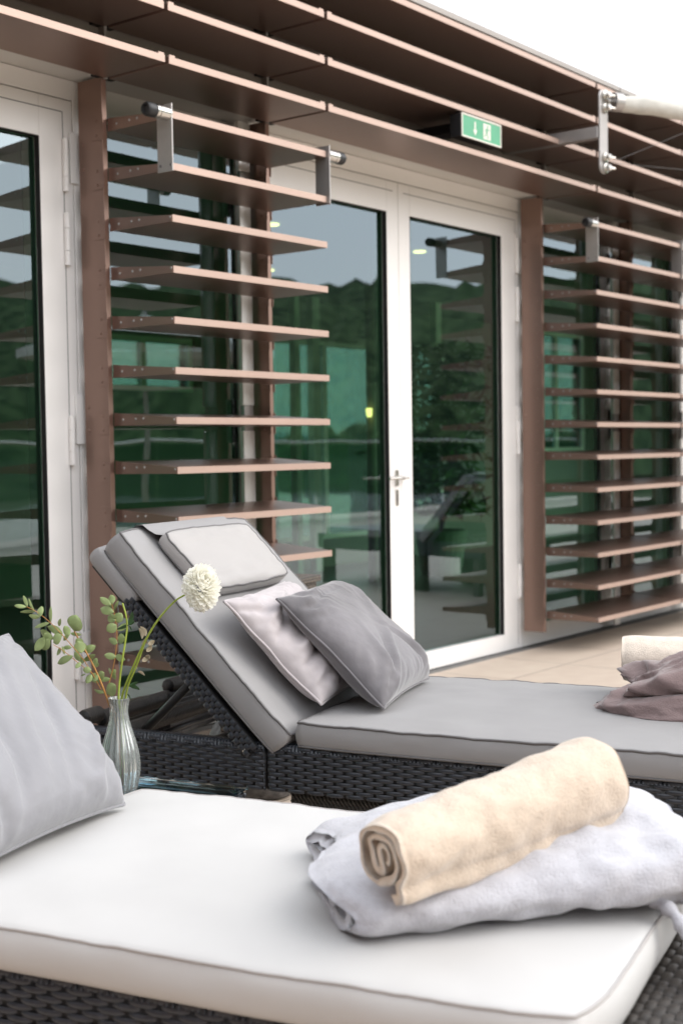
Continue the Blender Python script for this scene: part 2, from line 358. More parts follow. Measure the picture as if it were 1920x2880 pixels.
# interior
i_ = MB(); i_.box(-2, 18, 4.486, 9.2, -.1, -.002); i_.build('floor', M['infloor'], bld)
i_ = MB(); i_.box(-2, 18, 4.501, 9.2, 2.86, 2.96); i_.build('ceiling', M['inceil'], bld)
i_ = MB(); wins = [(-1.6, 2.0, .2, 2.7), (2.3, 4.6, .2, 2.7), (4.9, 6.7, .2, 2.7), (8.2, 9.5, 1.85, 2.36), (10.5, 12.6, .3, 2.45), (13.25, 13.9, .5, 2.5), (15.9, 17.5, 1.2, 2.84)]  # windows left of the view are added to let more daylight in
xs = -2
for (a, b, c, d_) in wins:
    i_.box(xs, a, 9.2, 9.4, -.1, 2.96); i_.box(a, b, 9.2, 9.4, -.1, c); i_.box(a, b, 9.2, 9.4, d_, 2.96); xs = b
i_.box(xs, 18, 9.2, 9.4, -.1, 2.96); i_.box(-2.2, -2, 4.6, 9.4, -.1, 2.96); i_.box(18, 18.2, 4.6, 5.0, -.1, 2.96); i_.box(18, 18.2, 7.4, 9.4, -.1, 2.96); i_.box(18, 18.2, 5.0, 7.4, -.1, .3); i_.box(18, 18.2, 5.0, 7.4, 2.7, 2.96)  # opening in the end wall added to brighten the room
i_.build('wall', M['inwall'], bld)
for (a, b, c, d_) in wins:
    wf = MB(); frame_rect(wf, a, b, c, d_, .05, .05, .05, .05, 9.22, 9.28)
    if b-a > 1.2: wf.box((a+b)/2-.03, (a+b)/2+.03, 9.22, 9.28, c+.05, d_-.05)
    wo_ = wf.build('rear_window', M['inframe'], bld)
    p = MB(); p.box(a+.05, b-.05, 9.24, 9.246, c+.05, d_-.05); p.build('pane', M['clear'], wo_)
i_ = MB(); i_.box(10.66, 10.74, 8.9, 8.98, 0, 2.86); i_.build('mullion', M['inframe'], bld)
i_ = MB(); i_.box(10.95, 11.07, 8.9, 8.98, 0, 2.86); i_.build('mullion', M['inframe'], bld)
i_ = MB(); i_.cyl((10.35, 7.7, 0), (10.35, 7.7, 2.86), .055, 20); i_.build('column', M['greige'], bld, smooth=True)
i_ = MB(); i_.box(12.35, 12.45, 8.3, 8.38, .7, 2.86); i_.build('mullion', M['inframe'], bld)
for (x, y) in ((7.2, 6.2), (9.0, 6.2), (9.0, 7.8)):
    l_ = MB(); l_.lathe([(0, 0), (.045, 0), (.05, -.006), (.05, .002)], (x, y, 2.853)); l_.build('ceiling_lamp', M['lamp'], bld)
for dx in (-.1, .1):
    l_ = MB(); l_.lathe([(0, -.04), (.022, -.04), (.03, .04), (0, .04)], (10.35+dx, 7.66, 1.62)); l_.build('wall_lamp', M['lamp'], bld)

# ------------------------------------------------------------------ louvre blades
BF, BB = 3.86, 4.205
def blade_profile(z, yb=BB, tf=.027, tb=.052): return [(BF, z), (yb, z), (yb, z+tb), (BF, z+tf)]
def blade(x0, x1, z, parent, plate=True, tabs=False, yb=BB):
    b = MB(); b.prism(blade_profile(z, yb)[::-1], 0, x0, x1)
    # front edge: same paint, with the open sky's light put into a paler colour
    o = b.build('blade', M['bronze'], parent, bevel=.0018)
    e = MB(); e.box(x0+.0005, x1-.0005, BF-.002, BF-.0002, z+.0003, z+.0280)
    e.build('front_edge', M['bronze_lit'], o)
    if plate:
        for sx, xx in ((-1, x0), (1, x1)):
            p = MB(); a, c = (xx-.003, xx-.0002) if sx < 0 else (xx+.0002, xx+.003)
            p.prism([(BF+.002, z+.001), (yb+.014, z-.001), (yb+.014, z+.054), (BF+.002, z+.0265)][::-1], 0, a, c)
            p.cur = 1
            for yy, zz in ((4.165, .024), (4.09, .026), (4.045, .027)):
                p.lathe([(.0058, 0), (.005, .0022), (.003, .0036), (0, .004)], (a if sx < 0 else c, yy, z+zz), (sx, 0, 0), 8)
            p.lathe([(.005, 0), (.0045, .002), (0, .0032)], (a if sx < 0 else c, BF+.008, z+.019), (sx, 0, 0), 8)
            p.build('end_plate', [M['bronze'], M['silver']], o)
    if tabs:
        for xx in (x0+.004, x1-.034): p = MB(); p.box(xx, xx+.03, BF-.001, BF+.012, z+.0275, z+.036); p.build('clip', M['bronze_lit'], o)
        for xx in (x0, x1-.045): p = MB(); p.box(xx, xx+.045, BB+.0005, BB+.038, z+.004, z+.03); p.build('rear_bracket', M['gap'], o)
    return o
ZS = [.194, .395, .595, .795, .997, 1.198, 1.398, 1.598, 1.799, 2.001, 2.203, 2.408, 2.612]
def post(x0, x1, parent, face):
    # upright flat box with riveted tab plates on the outer face
    p = MB(); p.box(x0, x1, 4.222, 4.368, .11, 2.832); o = p.build('post', M['bronze'], parent, bevel=.002)
    for z in ZS:
        for sx, xx in (((-1, x0),) if face < 0 else ((-1, x0), (1, x1))):
            t_ = MB(); a, c = (xx-.0035, xx-.0003) if sx < 0 else (xx+.0003, xx+.0035)
            t_.box(a, c, 4.216, 4.285, z-.035, z+.065)
            for zz in (-.016, .042):
                t_.lathe([(.0065, 0), (.006, .002), (.003, .0035), (0, .004)], (a if sx < 0 else c, 4.255, z+zz), (sx, 0, 0), 8)
            t_.build('tab_plate', M['bronze'], o)
    for z in (.42, 1.43, 2.52):
        t_ = MB()
        for dz in (-.05, .05): t_.lathe([(.009, 0), (.008, .003), (.004, .005), (0, .0055)], (x0, 4.345, z+dz), (-1, 0, 0), 10)
        t_.build('bolt', M['bronze'], o)
        t_ = MB(); t_.box(x0-.03, x0+.02, 4.387, 4.398, z-.105, z+.105); t_.build('mounting_bracket', M['white'], o, bevel=.001)
    return o
def stopper(x, sx, parent):
    p = MB(); a, c = (x-.010, x-.004) if sx < 0 else (x+.004, x+.010)
    p.box(a, c, 3.842, 3.925, 2.40, 2.665)
    o = p.build('stopper_bracket', M['silver'], parent, bevel=.001)
    xx = a if sx < 0 else c
    q = MB(); q.lathe([(0, 0), (.027, 0), (.027, .052), (.024, .053), (.024, .056), (.027, .057), (.027, .072), (.0, .073)], (xx, 3.865, 2.625), (sx, 0, 0), 24)
    q.build('stopper_tube', M['steel'], o, smooth=False)
    q = MB(); q.lathe([(.0, .0735), (.026, .0735), (.028, .080), (.028, .112), (.024, .120), (.017, .121), (.014, .112), (0, .112)], (xx, 3.865, 2.625), (sx, 0, 0), 24)
    q.build('rubber_cap', M['black'], o, smooth=False)
    q = MB()
    for yy in (3.85, 3.908): q.lathe([(.006, 0), (.005, .003), (0, .004)], (xx, yy, 2.425), (sx, 0, 0), 8)
    q.build('bolt', M['pipe'], o)
def screen(x0, x1, label, stoppers='LR'):
    s = empty('louvre_screen', ((x0+x1)/2, 4.3, .11), 0, label, 'louvre screen', 'brown louvre screens in front of the glazing')
    bx = s.location.copy()
    kids = []
    post(x0-.030, x0-.0035, s, -1); post(x1+.0035, x1+.030, s, 1)
    for z in ZS: blade(x0, x1, z, s)
    if 'L' in stoppers: stopper(x0, -1, s)
    if 'R' in stoppers: stopper(x1, 1, s)
    for (za, zb) in ((.02, 1.38), (1.50, 2.52), (2.60, 2.83)):
        q = MB(); q.box(x1-.100, x1-.020, 4.300, 4.322, za, zb); q.build('guide_rail', M['rail'], s, bevel=.004)
    for (za, zb) in ((1.38, 1.5), (2.52, 2.60)):
        q = MB(); q.box(x1-.085, x1-.022, 4.306, 4.33, za, zb); q.build('rail_clamp', M['silver'], s)
    for o in list(s.children): o.location = -Vector(bx)
    return s
screen(3.875, 4.863, 'brown louvre screen directly behind the reclined grey lounger')
screen(7.490, 8.703, 'second brown louvre screen, to the right of the white double door')
screen(8.727, 9.93, 'third louvre screen, cut by the right edge of the photo', '')
# canopy rows: one thing, each blade a part
can = empty('louvre_canopy', (6, 4.2, 2.82), 0, 'rows of long brown louvre blades running overhead along the roof edge', 'louvre canopy')
segs = [(1.20, 2.55), (2.572, 3.852), (3.874, 4.864), (4.887, 7.487), (7.512, 8.727), (8.745, 9.93), (9.95, 12.5)]
for zi, z in enumerate((2.823, 3.031, 3.237, 3.445)):
    for (a, b) in segs:
        o = blade(a, b, z, can, plate=False, tabs=zi < 3)
for o in list(can.children): o.location = -Vector(can.location)
for (a, b) in segs:
    k_ = MB(); k_.box(b+.004, b+.018, 4.2085, 4.2435, 2.823, 3.47); o = k_.build('carrier_fin', M['greige'], can); o.location = -Vector(can.location)

# ------------------------------------------------------------------ exit sign
es = empty('exit_sign', (6.158, 3.86, 2.895), 0, 'green emergency exit sign with down arrow hanging from the louvre canopy', 'exit sign')
ox, oy, oz = es.location
b = MB(); b.box(-.193, .193, -.02, .05, 0, .118); b.build('housing', M['black'], es, bevel=.002)
b = MB(); b.box(-.10, .02, .052, .33, .05, .10); b.build('mounting_arm', M['black'], es)
b = MB(); frame_rect(b, -.194, .194, -.002, .120, .009, .009, .009, .009, -.026, -.0205); b.build('frame', M['signw'], es, bevel=.001)
b = MB(); b.box(-.185, .185, -.0235, -.0205, .007, .111)
sp_ = b.build('sign_face', M['green'], es)
def flat(mb, pts, y): mb.add([(p[0], y, p[1]) for p in pts], [tuple(range(len(pts)))])
y0 = -.0242; b = MB()
flat(b, [(-.085, .050), (-.065, .020), (-.045, .050)], y0); flat(b, [(-.072, .050), (-.058, .050), (-.058, .092), (-.072, .092)], y0)
b.build('arrow', M['signw'], sp_)
b = MB(); flat(b, [(.015, .018), (.088, .018), (.088, .100), (.015, .100)], y0); b.build('doorway_symbol', M['signw'], sp_)
b = MB(); y1 = y0-.0006
flat(b, [(.056+.007*cos(a), .086+.0075*sin(a)) for a in [i*pi/5 for i in range(10)]], y1)
flat(b, [(.040, .052), (.054, .050), (.062, .074), (.050, .077)], y1)
flat(b, [(.060, .074), (.078, .064), (.080, .068), (.062, .079)], y1); flat(b, [(.050, .077), (.034, .070), (.026, .058), (.030, .056), (.038, .066), (.050, .071)], y1)
flat(b, [(.046, .053), (.054, .052), (.064, .038), (.060, .022), (.054, .022), (.057, .037)], y1); flat(b, [(.040, .053), (.046, .052), (.042, .038), (.022, .030), (.022, .035), (.036, .041)], y1)
b.build('running_figure', M['green'], sp_)

# ------------------------------------------------------------------ awning boom
ab = empty('awning_boom', (7.08, 4.24, 3.06), 0, 'rolled weathered white canvas on a silver wall bracket above the right louvre screen', 'awning')
A = []
b = MB(); b.box(7.03, 7.085, 3.612, 4.24, 3.03, 3.095); A.append(b.build('wall_arm', M['silver'], ab, bevel=.003))
b = MB()
pr = [(.048*cos(a), .19+.048*sin(a)) for a in np.linspace(0, pi, 12)]+[(.048*cos(a), -.19+.048*sin(a)) for a in np.linspace(pi, 2*pi, 12)]
b.prism([(7.085+p[0], 3.07+p[1]) for p in pr], 1, 3.598, 3.6105); A.append(b.build('bracket_plate', M['silver'], ab, bevel=.003))
for zz in (3.275, 3.205, 2.925, 2.865):
    b = MB(); b.lathe([(.03, 0), (.03, .012), (.018, .014), (.018, .034), (.013, .04), (0, .04)], (7.09, 3.597, zz), (0, -1, 0), 12); b.cyl((7.075, 3.575, zz), (7.14, 3.56, zz), .008, 8); A.append(b.build('clamp_bolt', M['steel'], ab))
D0 = Vector((7.21, 3.60, 3.262)); D1 = D0+Vector((.43, -.25, -.012))*3.2
b = MB(); b.cyl((7.09, 3.585, 3.24), D0, .016, 12); A.append(b.build('pivot_rod', M['steel'], ab))
pts = [D0+(D1-D0)*t for t in np.linspace(0, 1, 60)]
b = MB(); rings = []; dv = (D1-D0).normalized(); sx_ = dv.cross(Vector((0, 0, 1))).normalized(); uz = sx_.cross(dv)
for i, p in enumerate(pts):
    ring = []
    for k in range(32):
        a = 2*pi*k/32; r = .047*(1+.05*nz((i*.3, cos(a)*1.5, sin(a)*1.5), 1.2, 4))+(.005 if i > 5 else 0)
        if -.6 < a-2.6 < .15: r += .010*(1-abs(a-2.35)/.5) if abs(a-2.35) < .5 else 0
        sag = -.004*sin(i*.5)
        ring.append(p+sx_*cos(a)*r+uz*(sin(a)*r+sag))
    rings.append(ring)
b.grid(rings, closev=True); b.add(rings[0], [tuple(range(32))]); A.append(b.build('canvas_roll', M['canvas'], ab, smooth=True))
b = MB(); b.tube([D0+(D1-D0)*t for t in (-.004, .03)], .054, 28); A.append(b.build('end_collar', M['silver'], ab))
b = MB(); b.tube([(7.13, 3.58, 2.90), D0+(D1-D0)*.42+Vector((0, 0, -.05))], .0013, 6); b.tube([(7.13, 3.58, 2.90), D0+(D1-D0)*.30+Vector((.4, 0, -.30))], .0013, 6); A.append(b.build('cord', M['pipe'], ab))
for o in A: o.location = -Vector(ab.location)

# ------------------------------------------------------------------ loungers.  local frame: x across (away from camera), y towards the head, z up
RZ = radians(13)
def weave(mb, O, U, V, N, W, H, pu=.060, rh=.0108, skip=None):
    O, U, V, N = map(Vector, (O, U, V, N)); rows = int(round(H/rh)); rh = H/rows
    for j in range(rows):
        off = (j % 2)*pu/2
        i = -1
        while i*pu+off < W:
            a, b = i*pu+off+.001, (i+1)*pu+off-.001
            a, b = max(a, 0), min(b, W); i += 1
            if b-a < .006: continue
            G = []; jit = rnd.uniform(-.0006, .0006)
            for q in range(8):
                t = q/7; uu = a+(b-a)*t; arc = sin(pi*t)**.55
                w_ = rh*(.40+.14*arc)
                G.append([O+U*uu+V*((j+.5)*rh+jit+w_*e)+N*(.0052*arc*(1-.55*e*e)-.0035*(1-arc)) for e in (-1, -.5, 0, .5, 1)])
            mb.grid(G, flip=False)
def make_lounger(s0, s1, lf, lh, zt, label, tilt, name='sun_lounger', bl=.80, gaps=True):
    """s0..s1 near/far outer faces, lf foot end, lh head end of the frame, zt rail top"""
    e = empty(name, (0, 0, 0), RZ, label, 'sun lounger', 'rattan sun loungers')
    R0 = .128; hz = 1.80
    for nm, (a, b) in (('foot_rail', (lf, hz-.003)), ('head_rail', (hz+.003, lh))):
        for side, sx in ((s0, 1), (s1, -1)):
            m = MB(); x0, x1 = (side+.006, side+.045) if sx > 0 else (side-.045, side-.006)
            m.box(x0, x1, a, b, zt-R0+.002, zt-.004); m.cur = 1
            if sx > 0: weave(m, (side+.0045, b, zt-R0), (0, -1, 0), (0, 0, 1), (-1, 0, 0), b-a, R0)
            else: weave(m, (side-.045, b, zt-R0), (0, -1, 0), (0, 0, 1), (-1, 0, 0), b-a, R0)
            # wrapped top edge
            yy = a
            while yy < b-.004:
                L_ = rnd.uniform(.010, .013)
                m.tube([(side+sx*.004, yy+L_/2, zt-.012), (side+sx*.008, yy+L_/2, zt+.000), (side+sx*.042, yy+L_/2, zt+.001), (side+sx*.047, yy+L_/2, zt-.012)], .0062, 5, caps=False); yy += L_
            m.build(nm, [M['wickd'], M['wick']], e, smooth=True)
    m = MB(); m.box(s0+.046, s1-.046, lf, lf+.04, zt-R0, zt-.004); m.cur = 1
    weave(m, (s0, lf-.001, zt-R0), (1, 0, 0), (0, 0, 1), (0, -1, 0), s1-s0, R0); m.build('end_rail', [M['wickd'], M['wick']], e, smooth=True)
    # seat deck under the cushion: woven sheet, seen past the foot of the cushion
    m = MB(); m.box(s0+.046, s1-.046, lf+.041, hz-.05, zt-.02, zt-.008); m.cur = 1
    weave(m, (s0+.046, lf+.02, zt-.006), (1, 0, 0), (0, 1, 0), (0, 0, 1), s1-s0-.092, .34, .040, .017)
    m.build('seat_deck', [M['wickd'], M['wickb']], e, smooth=True)
    # head crossbars with stepped middle
    for pth in ([(s0+.02, lh-.04, zt+.030), (s0+.10, lh-.04, zt+.030)], [(s0+.105, lh-.04, zt+.012), (s1-.375, lh-.04, zt+.012)], [(s1-.37, lh-.04, zt+.048), (s1-.06, lh-.04, zt+.040)],
                [(s0+.05, lh-.155, zt-.012), (s1-.05, lh-.155, zt-.012)], [(s0+.05, lh-.45, zt-.035), (s1-.05, lh-.45, zt-.035)]):
        m = MB(); a_, b_ = Vector(pth[0]), Vector(pth[1]); rr = .022
        m.tube([a_, b_], rr, 10); m.cur = 1; xx = 0; Ln = (b_-a_).length; dr = (b_-a_)/Ln
        while xx < Ln-.007: m.tube([a_+dr*xx, a_+dr*(xx+.001), a_+dr*(xx+.0065), a_+dr*(xx+.0075)], [rr+.0005, rr+.003, rr+.003, rr+.0005], 10, caps=False); xx += .0085
        m.build('head_crossbar', [M['wickd'], M['wickb']], e, smooth=True)
    m = MB(); m.box(s1-.40, s1-.05, lh-.065, lh-.02, zt-R0+.01, zt+.03); m.box(s0+.05, s1-.05, lh-.03, lh-.018, zt-R0+.01, zt-.02); m.build('head_panel', M['wickbump'], e)
    # legs
    for (la, lb) in ((1.42, 1.735), (lf+.04, lf+.20)):
        for sa, sb in ((s0+.03, s0+.085), (s1-.085, s1-.03)):
            m = MB(); m.box(sa, sb, la, lb, 0.0, zt-R0-.001); m.cur = 1
            for face in (0,):
                z_ = .01
                while z_ < zt-R0-.02:
                    y_ = la
                    while y_ < lb-.006:
                        m.tube([(sa-.003, y_, z_), (sa-.006, y_+.006, z_+.010), (sa-.003, y_+.012, z_+.020)], .0042, 4); y_ += .0125
                    z_ += .021
            m.build('leg', [M['wickbrown'], M['wickb']], e)
    for sa, sb in ((s0+.03, s0+.085), (s1-.085, s1-.03)):
        m = MB(); m.box(sa, sb, lh-.14, lh-.07, 0, zt-R0-.001); m.build('leg', M['wickbrown'], e, bevel=.004)
    # tilting back frame
    ct, st = cos(tilt), sin(tilt)
    H0 = Vector((0, 1.731, zt+.057)); wv = Vector((0, ct, st)); nv = Vector((0, -st, ct))
    def bp(s, w_, n_): return Vector((s, H0.y, H0.z))+wv*w_+nv*n_
    m = MB()
    for sa, sb in ((s0-.005, s0+.040), (s1-.095, s1-.05)):
        G = [[bp(x_, w_, n_) for (x_, n_) in ((sa, -.150), (sb, -.150), (sb, -.111), (sa, -.111))] for w_ in (.02, bl-.04)]
        m.grid(G, closev=True); m.add(G[0], [(0, 1, 2, 3)]); m.add(G[1], [(3, 2, 1, 0)])
    m.cur = 1
    w_ = .02; k = 0
    while w_ < bl-.215:
        for q, nn in enumerate((-.146, -.131, -.116)):
            o_ = .011 if q == 1 else 0
            c1, c2 = bp(s0-.008, w_+o_, nn), bp(s0-.008, w_+o_+.019, nn)
            G = []
            for t in range(6):
                p = c1.lerp(c2, t/5); a_ = sin(pi*t/5)**.6
                G.append([p+nv*(.0085*e_)+Vector((-.006*a_*(1-.5*e_*e_), 0, 0)) for e_ in (-1, -.4, .4, 1)])
            m.grid(G, flip=False)
        w_ += .0225; k += 1
    for w_ in (.12, .45, bl-.05):
        m.tube([bp(s0+.02, w_, -.131), bp(s1-.07, w_, -.131)], .016, 8)
    G = [[bp(x_, w_, -.118) for w_ in (.02, bl-.04)] for x_ in (s0+.042, s1-.09)]; m.cur = 0; m.grid(G)
    m.build('back_frame', [M['wickd'], M['wick']], e, smooth=True)
    # prop strut and inner brackets
    m = MB(); m.tube([(s0+.12, 2.075, zt+.175), (s0+.12, 2.34, zt-.075)], .0135, 10); m.tube([(s1-.16, 2.075, zt+.175), (s1-.16, 2.34, zt-.075)], .0135, 10)
    m.tube([(s0+.12, 2.33, zt-.065), (s1-.16, 2.33, zt-.065)], .011, 8); m.tube([(s0+.12, 2.085, zt+.165), (s1-.16, 2.085, zt+.165)], .017, 8)
    m.build('prop_strut', M['black'], e, smooth=True)
    m = MB(); m.lathe([(.009, 0), (.008, .004), (.004, .006), (0, .0065)], (s0-.002, 1.862, zt-.018), (-1, 0, 0), 12); o = m.build('hinge_bolt', M['steel'], e)
    m = MB(); m.box(s0-.0015, s0+.003, 1.845, 1.879, zt-.035, zt-.001); m.build('bolt_plate', M['black'], e, bevel=.004)
    return e
TIL = radians(45.5)
make_lounger(3.327, 4.19, .22, 2.47, .457, 'black rattan lounger under the grey cushion, its back raised, behind the vase', TIL)
make_lounger(1.735, 2.58, .22, 2.47, .447, 'black rattan lounger under the off-white cushion in the foreground', radians(30))

def cushion(name, L0, xw, yl, th, material, parent, origin=(0, 0, 0), puff=.012, seed=1, nu=44, nv=64, wr=.0016, pipe=None, pipes=(1, 1), corner=.03, sidebulge=.008, sag=0, pr=.0035, frame=None, ends=None, edge_w=.004, top_curve=0):
    """rounded box cushion in a frame (X axis, Y axis, Z axis vectors); L0 is its lower near foot corner"""
    X, Y, Z = (Vector(v) for v in (frame or ((1, 0, 0), (0, 1, 0), (0, 0, 1)))); O = Vector(L0)
    def P(x, y, z): return O+X*x+Y*y+Z*z
    def outline(u, v):
        # square (u, v in -1..1) to slightly rounded, wavy rectangle
        cu, cv = u, v
        k = corner
        m_ = max(abs(u), abs(v))
        x = xw/2*(1+cu); y = yl/2*(1+cv)
        f = (abs(u)*abs(v))**6
        x -= math.copysign(k, u)*f*.35; y -= math.copysign(k, v)*f*.35
        e = edge_w
        x += math.copysign(e, u)*nz((y*5, u, seed), 1.3, seed)*abs(u)**3; y += math.copysign(e, v)*nz((x*5, v, seed+3), 1.3, seed)*abs(v)**3
        if top_curve and v > 0: y += top_curve*(v**4)*(2*((u+1)/2)-1)**2
        return x, y
    def edgedrop(u, v): return .5*edge_w*nz((u*3, v*4, seed), 1.4, seed+9)
    def topz(u, v):
        fu = (1-abs(u)**3.0); fv = (1-abs(v)**5.0)
        z = th+puff*(max(fu, 0)**.6)*(max(fv, 0)**.6)
        x, y = outline(u, v)
        z += wr*nz((x*11, y*9, 0), 1, seed)*1.2+wr*.5*nz((x*31, y*24, 0), 1, seed+1)
        ed = max(abs(u)**14, abs(v)**20)
        z += wr*1.6*ed*nz((x*38, y*38, 2), 1, seed+2)+edgedrop(u, v)*2
        z -= sag*(1-u*u)*(1-v*v)
        return z
    us = [-1+2*i/(nu-1) for i in range(nu)]; vs = [-1+2*j/(nv-1) for j in range(nv)]
    us = [math.copysign(abs(a)**.8, a) for a in us]; vs = [math.copysign(abs(a)**.8, a) for a in vs]
    m = MB()
    top = [[P(*outline(u, v), topz(u, v)) for v in vs] for u in us]
    bot = [[P(*outline(u, v), .002*(1+nz((u*3, v*3, 5), 1, seed))) for v in vs] for u in us]
    m.grid(top, flip=False); m.grid(bot, flip=True)
    per = [(us[0], v) for v in vs]+[(u, vs[-1]) for u in us[1:]]+[(us[-1], v) for v in vs[::-1][1:]]+[(u, vs[0]) for u in us[::-1][1:-1]]
    S = []
    for (u, v) in per:
        x, y = outline(u, v); zt = topz(u, v); col = []
        nx = u if abs(u) >= .9999 else 0; ny = v if abs(v) >= .9999 else 0
        for t in (0, .12, .3, .5, .7, .88, 1):
            b_ = sidebulge*sin(pi*t)**.7*(1+.5*nz((x*7, y*7, t), 1, seed+4))
            col.append(P(x+nx*b_, y+ny*b_, .002*(1+nz((u*3, v*3, 5), 1, seed))*(1-t)+zt*t))
        S.append(col)
    m.grid(S, closeu=True, flip=True)
    o = m.build(name, material, parent, smooth=True)
    wl = o.modifiers.new('weld', 'WELD'); wl.merge_threshold = .0004
    es_ = None
    if pipe:
        for which, on_ in zip((1, 0), pipes):
            if not on_: continue
            q = MB(); pp = []
            for (u, v) in per:
                x, y = outline(u, v); zz = topz(u, v)-.001 if which else .004
                nx = u if abs(u) >= .9999 else 0; ny = v if abs(v) >= .9999 else 0
                pp.append(P(x+nx*.0015, y+ny*.0015, zz))
            q.tube(pp, pr, 6, closed=True); q.build('piping', pipe, o, smooth=True)
    return o

# grey cushion on the far lounger
gc = empty('lounger_cushion', (0, 0, 0), RZ, 'grey two-part cushion with headrest on the far lounger, pillows lying on it', 'cushion')
cushion('seat_section', (3.321, .37, .459), .85, 1.335, .070, M['fab'], gc, puff=.012, seed=3, pipe=M['pipe'], wr=.0018, corner=.03, sidebulge=.007, edge_w=.0025)
ct, st = cos(TIL), sin(TIL); YB = (0, ct, st); ZB = (0, -st, ct)
H0 = Vector((0, 1.731, .514))
o_ = Vector((3.318, 0, 0))+H0+Vector(YB)*(-.03)+Vector(ZB)*(-.088)
cushion('back_section', o_, .765, .80, .083, M['fab'], gc, frame=((1, 0, 0), YB, ZB), puff=.012, seed=6, pipe=M['pipe'], wr=.0018, corner=.03, sidebulge=.008, edge_w=.003)
# elastic sleeve over the top of the back frame
o_ = Vector((3.320, 0, 0))+H0+Vector(YB)*(.585)+Vector(ZB)*(-.146)
cushion('sleeve', o_, .76, .205, .057, M['fab'], gc, frame=((1, 0, 0), YB, ZB), puff=.0, seed=9, pipe=None, nu=20, nv=12, sidebulge=.006, corner=.02)
o_ = Vector((3.425, 0, 0))+H0+Vector(YB)*(.465)+Vector(ZB)*(.012)
cushion('headrest', o_, .50, .235, .042, M['fabpad'], gc, frame=((1, 0, 0), YB, ZB), puff=.014, seed=12, pipe=M['pipe'], nu=36, nv=26, wr=.0016, sidebulge=.005, corner=.03, pr=.003)
m = MB()
G = [[Vector((s_, 0, 0))+H0+Vector(YB)*w_+Vector(ZB)*n_ for (w_, n_) in ((.692, .046), (.715, .026), (.74, .017), (.768, .012), (.783, -.005), (.786, -.04))] for s_ in np.linspace(3.43, 3.92, 8)]
m.grid(G, flip=False); m.build('headrest_flap', M['fab'], gc, smooth=True)
# white cushion on the near lounger
wc = empty('lounger_cushion', (0, 0, 0), RZ, 'off-white cushion with taupe piping on the foreground lounger', 'cushion')
cushion('seat_section', (1.722, .455, .450), .850, 1.265, .074, M['wfab'], wc, puff=.014, seed=21, pipe=M['wpipe'], wr=.0012, corner=.07, sidebulge=.012, edge_w=.003, pr=.0028, pipes=(1, 0))
t2 = radians(30); YB2 = (0, cos(t2), sin(t2)); ZB2 = (0, -sin(t2), cos(t2))
o_ = Vector((1.722, 1.80, .535))+Vector(YB2)*(-.03)+Vector(ZB2)*(-.085)
cushion('back_section', o_, .80, .70, .085, M['wfab'], wc, frame=((1, 0, 0), YB2, ZB2), puff=.012, seed=25, pipe=M['wpipe'], corner=.05, pipes=(1, 0))

# ------------------------------------------------------------------ pillows
def pillow(corners, thick, material, label, seed=1, wr=.008, n=40, front=None, pipe=None, concave=.03, back=.6, name='throw_pillow', gr=None, folds=None):
    """corners: top-near, top-far, bottom-far, bottom-near; in the lounger frame"""
    A, B, C_, D = (Vector(c) for c in corners)
    N = (B-A).cross(D-A).normalized()
    if front is not None and N.dot(Vector(front)) < 0: N = -N
    e = empty(name, (0, 0, 0), RZ, label, 'pillow', gr)
    def pos(u, v, side):
        # u: A->B, v: A->D
        p = A.lerp(B, u).lerp(D.lerp(C_, u), v)
        ctr = (A+B+C_+D)/4
        cu, cv = 2*u-1, 2*v-1
        pull = concave*((1-cu*cu)*abs(cv)**4+(1-cv*cv)*abs(cu)**4)
        p = p+(ctr-p)*pull*1.6/ max(.3, 1)
        p += N*.010*nz((u*3, v*3, seed), 1.1, seed)*(abs(cu)**6+abs(cv)**6)
        prof = ((1-cu**4)*(1-cv**4)) ; prof = max(prof, 0)**.5
        low = 1+.22*cv
        h = thick*prof*low*(1 if side > 0 else back)
        rad = max(abs(cu), abs(cv))
        ang = math.atan2(cv, cu)
        crease = (abs(cu)*abs(cv))**1.5
        wv_ = wr*prof*(nz((u*3+v*2, v*3, side), 1.0, seed)+.35*nz((u*7+v*5, v*5, side), 1.0, seed+2))
        fold = 0
        if folds:
            for (fu, fv, fa, fwid, fam) in folds:
                d_ = (u-fu)*cos(fa)+(v-fv)*sin(fa)+.03*nz((u*3, v*3, 1), 1, seed); l_ = -(u-fu)*sin(fa)+(v-fv)*cos(fa)
                fold += fam*math.exp(-(d_/fwid)**2)*math.exp(-(l_/.34)**2)
        fold *= 1.5*min(1, prof*1.4)
        ridge = fold+wr*1.1*crease*sin(ang*26+4*nz((u*6, v*6, 0), 1, seed))*min(1, prof*1.6)
        edge = wr*.55*min(1, prof*1.5)*(1-prof)*nz((u*26, v*26, side), 1, seed+5)*2
        return p+N*side*(h+wv_+ridge+edge if side > 0 else h)
    m = MB(); sp = [.5-.5*cos(pi*i/(n-1)) for i in range(n)]; sp = [.35*a+.65*i/(n-1) for i, a in enumerate(sp)]
    for side in (1, -1):
        G = [[pos(u, v, side) for v in sp] for u in sp]; m.grid(G, flip=side < 0)
    o = m.build('cover', material, e, smooth=True); wl = o.modifiers.new('weld', 'WELD'); wl.merge_threshold = .0006
    if pipe:
        per = [(0, v) for v in sp]+[(u, 1) for u in sp[1:]]+[(1, v) for v in sp[::-1][1:]]+[(u, 0) for u in sp[::-1][1:-1]]
        q = MB(); q.tube([pos(u, v, 1) for u, v in per], .0042, 6, closed=True); q.build('piping', pipe, o, smooth=True)
    return e
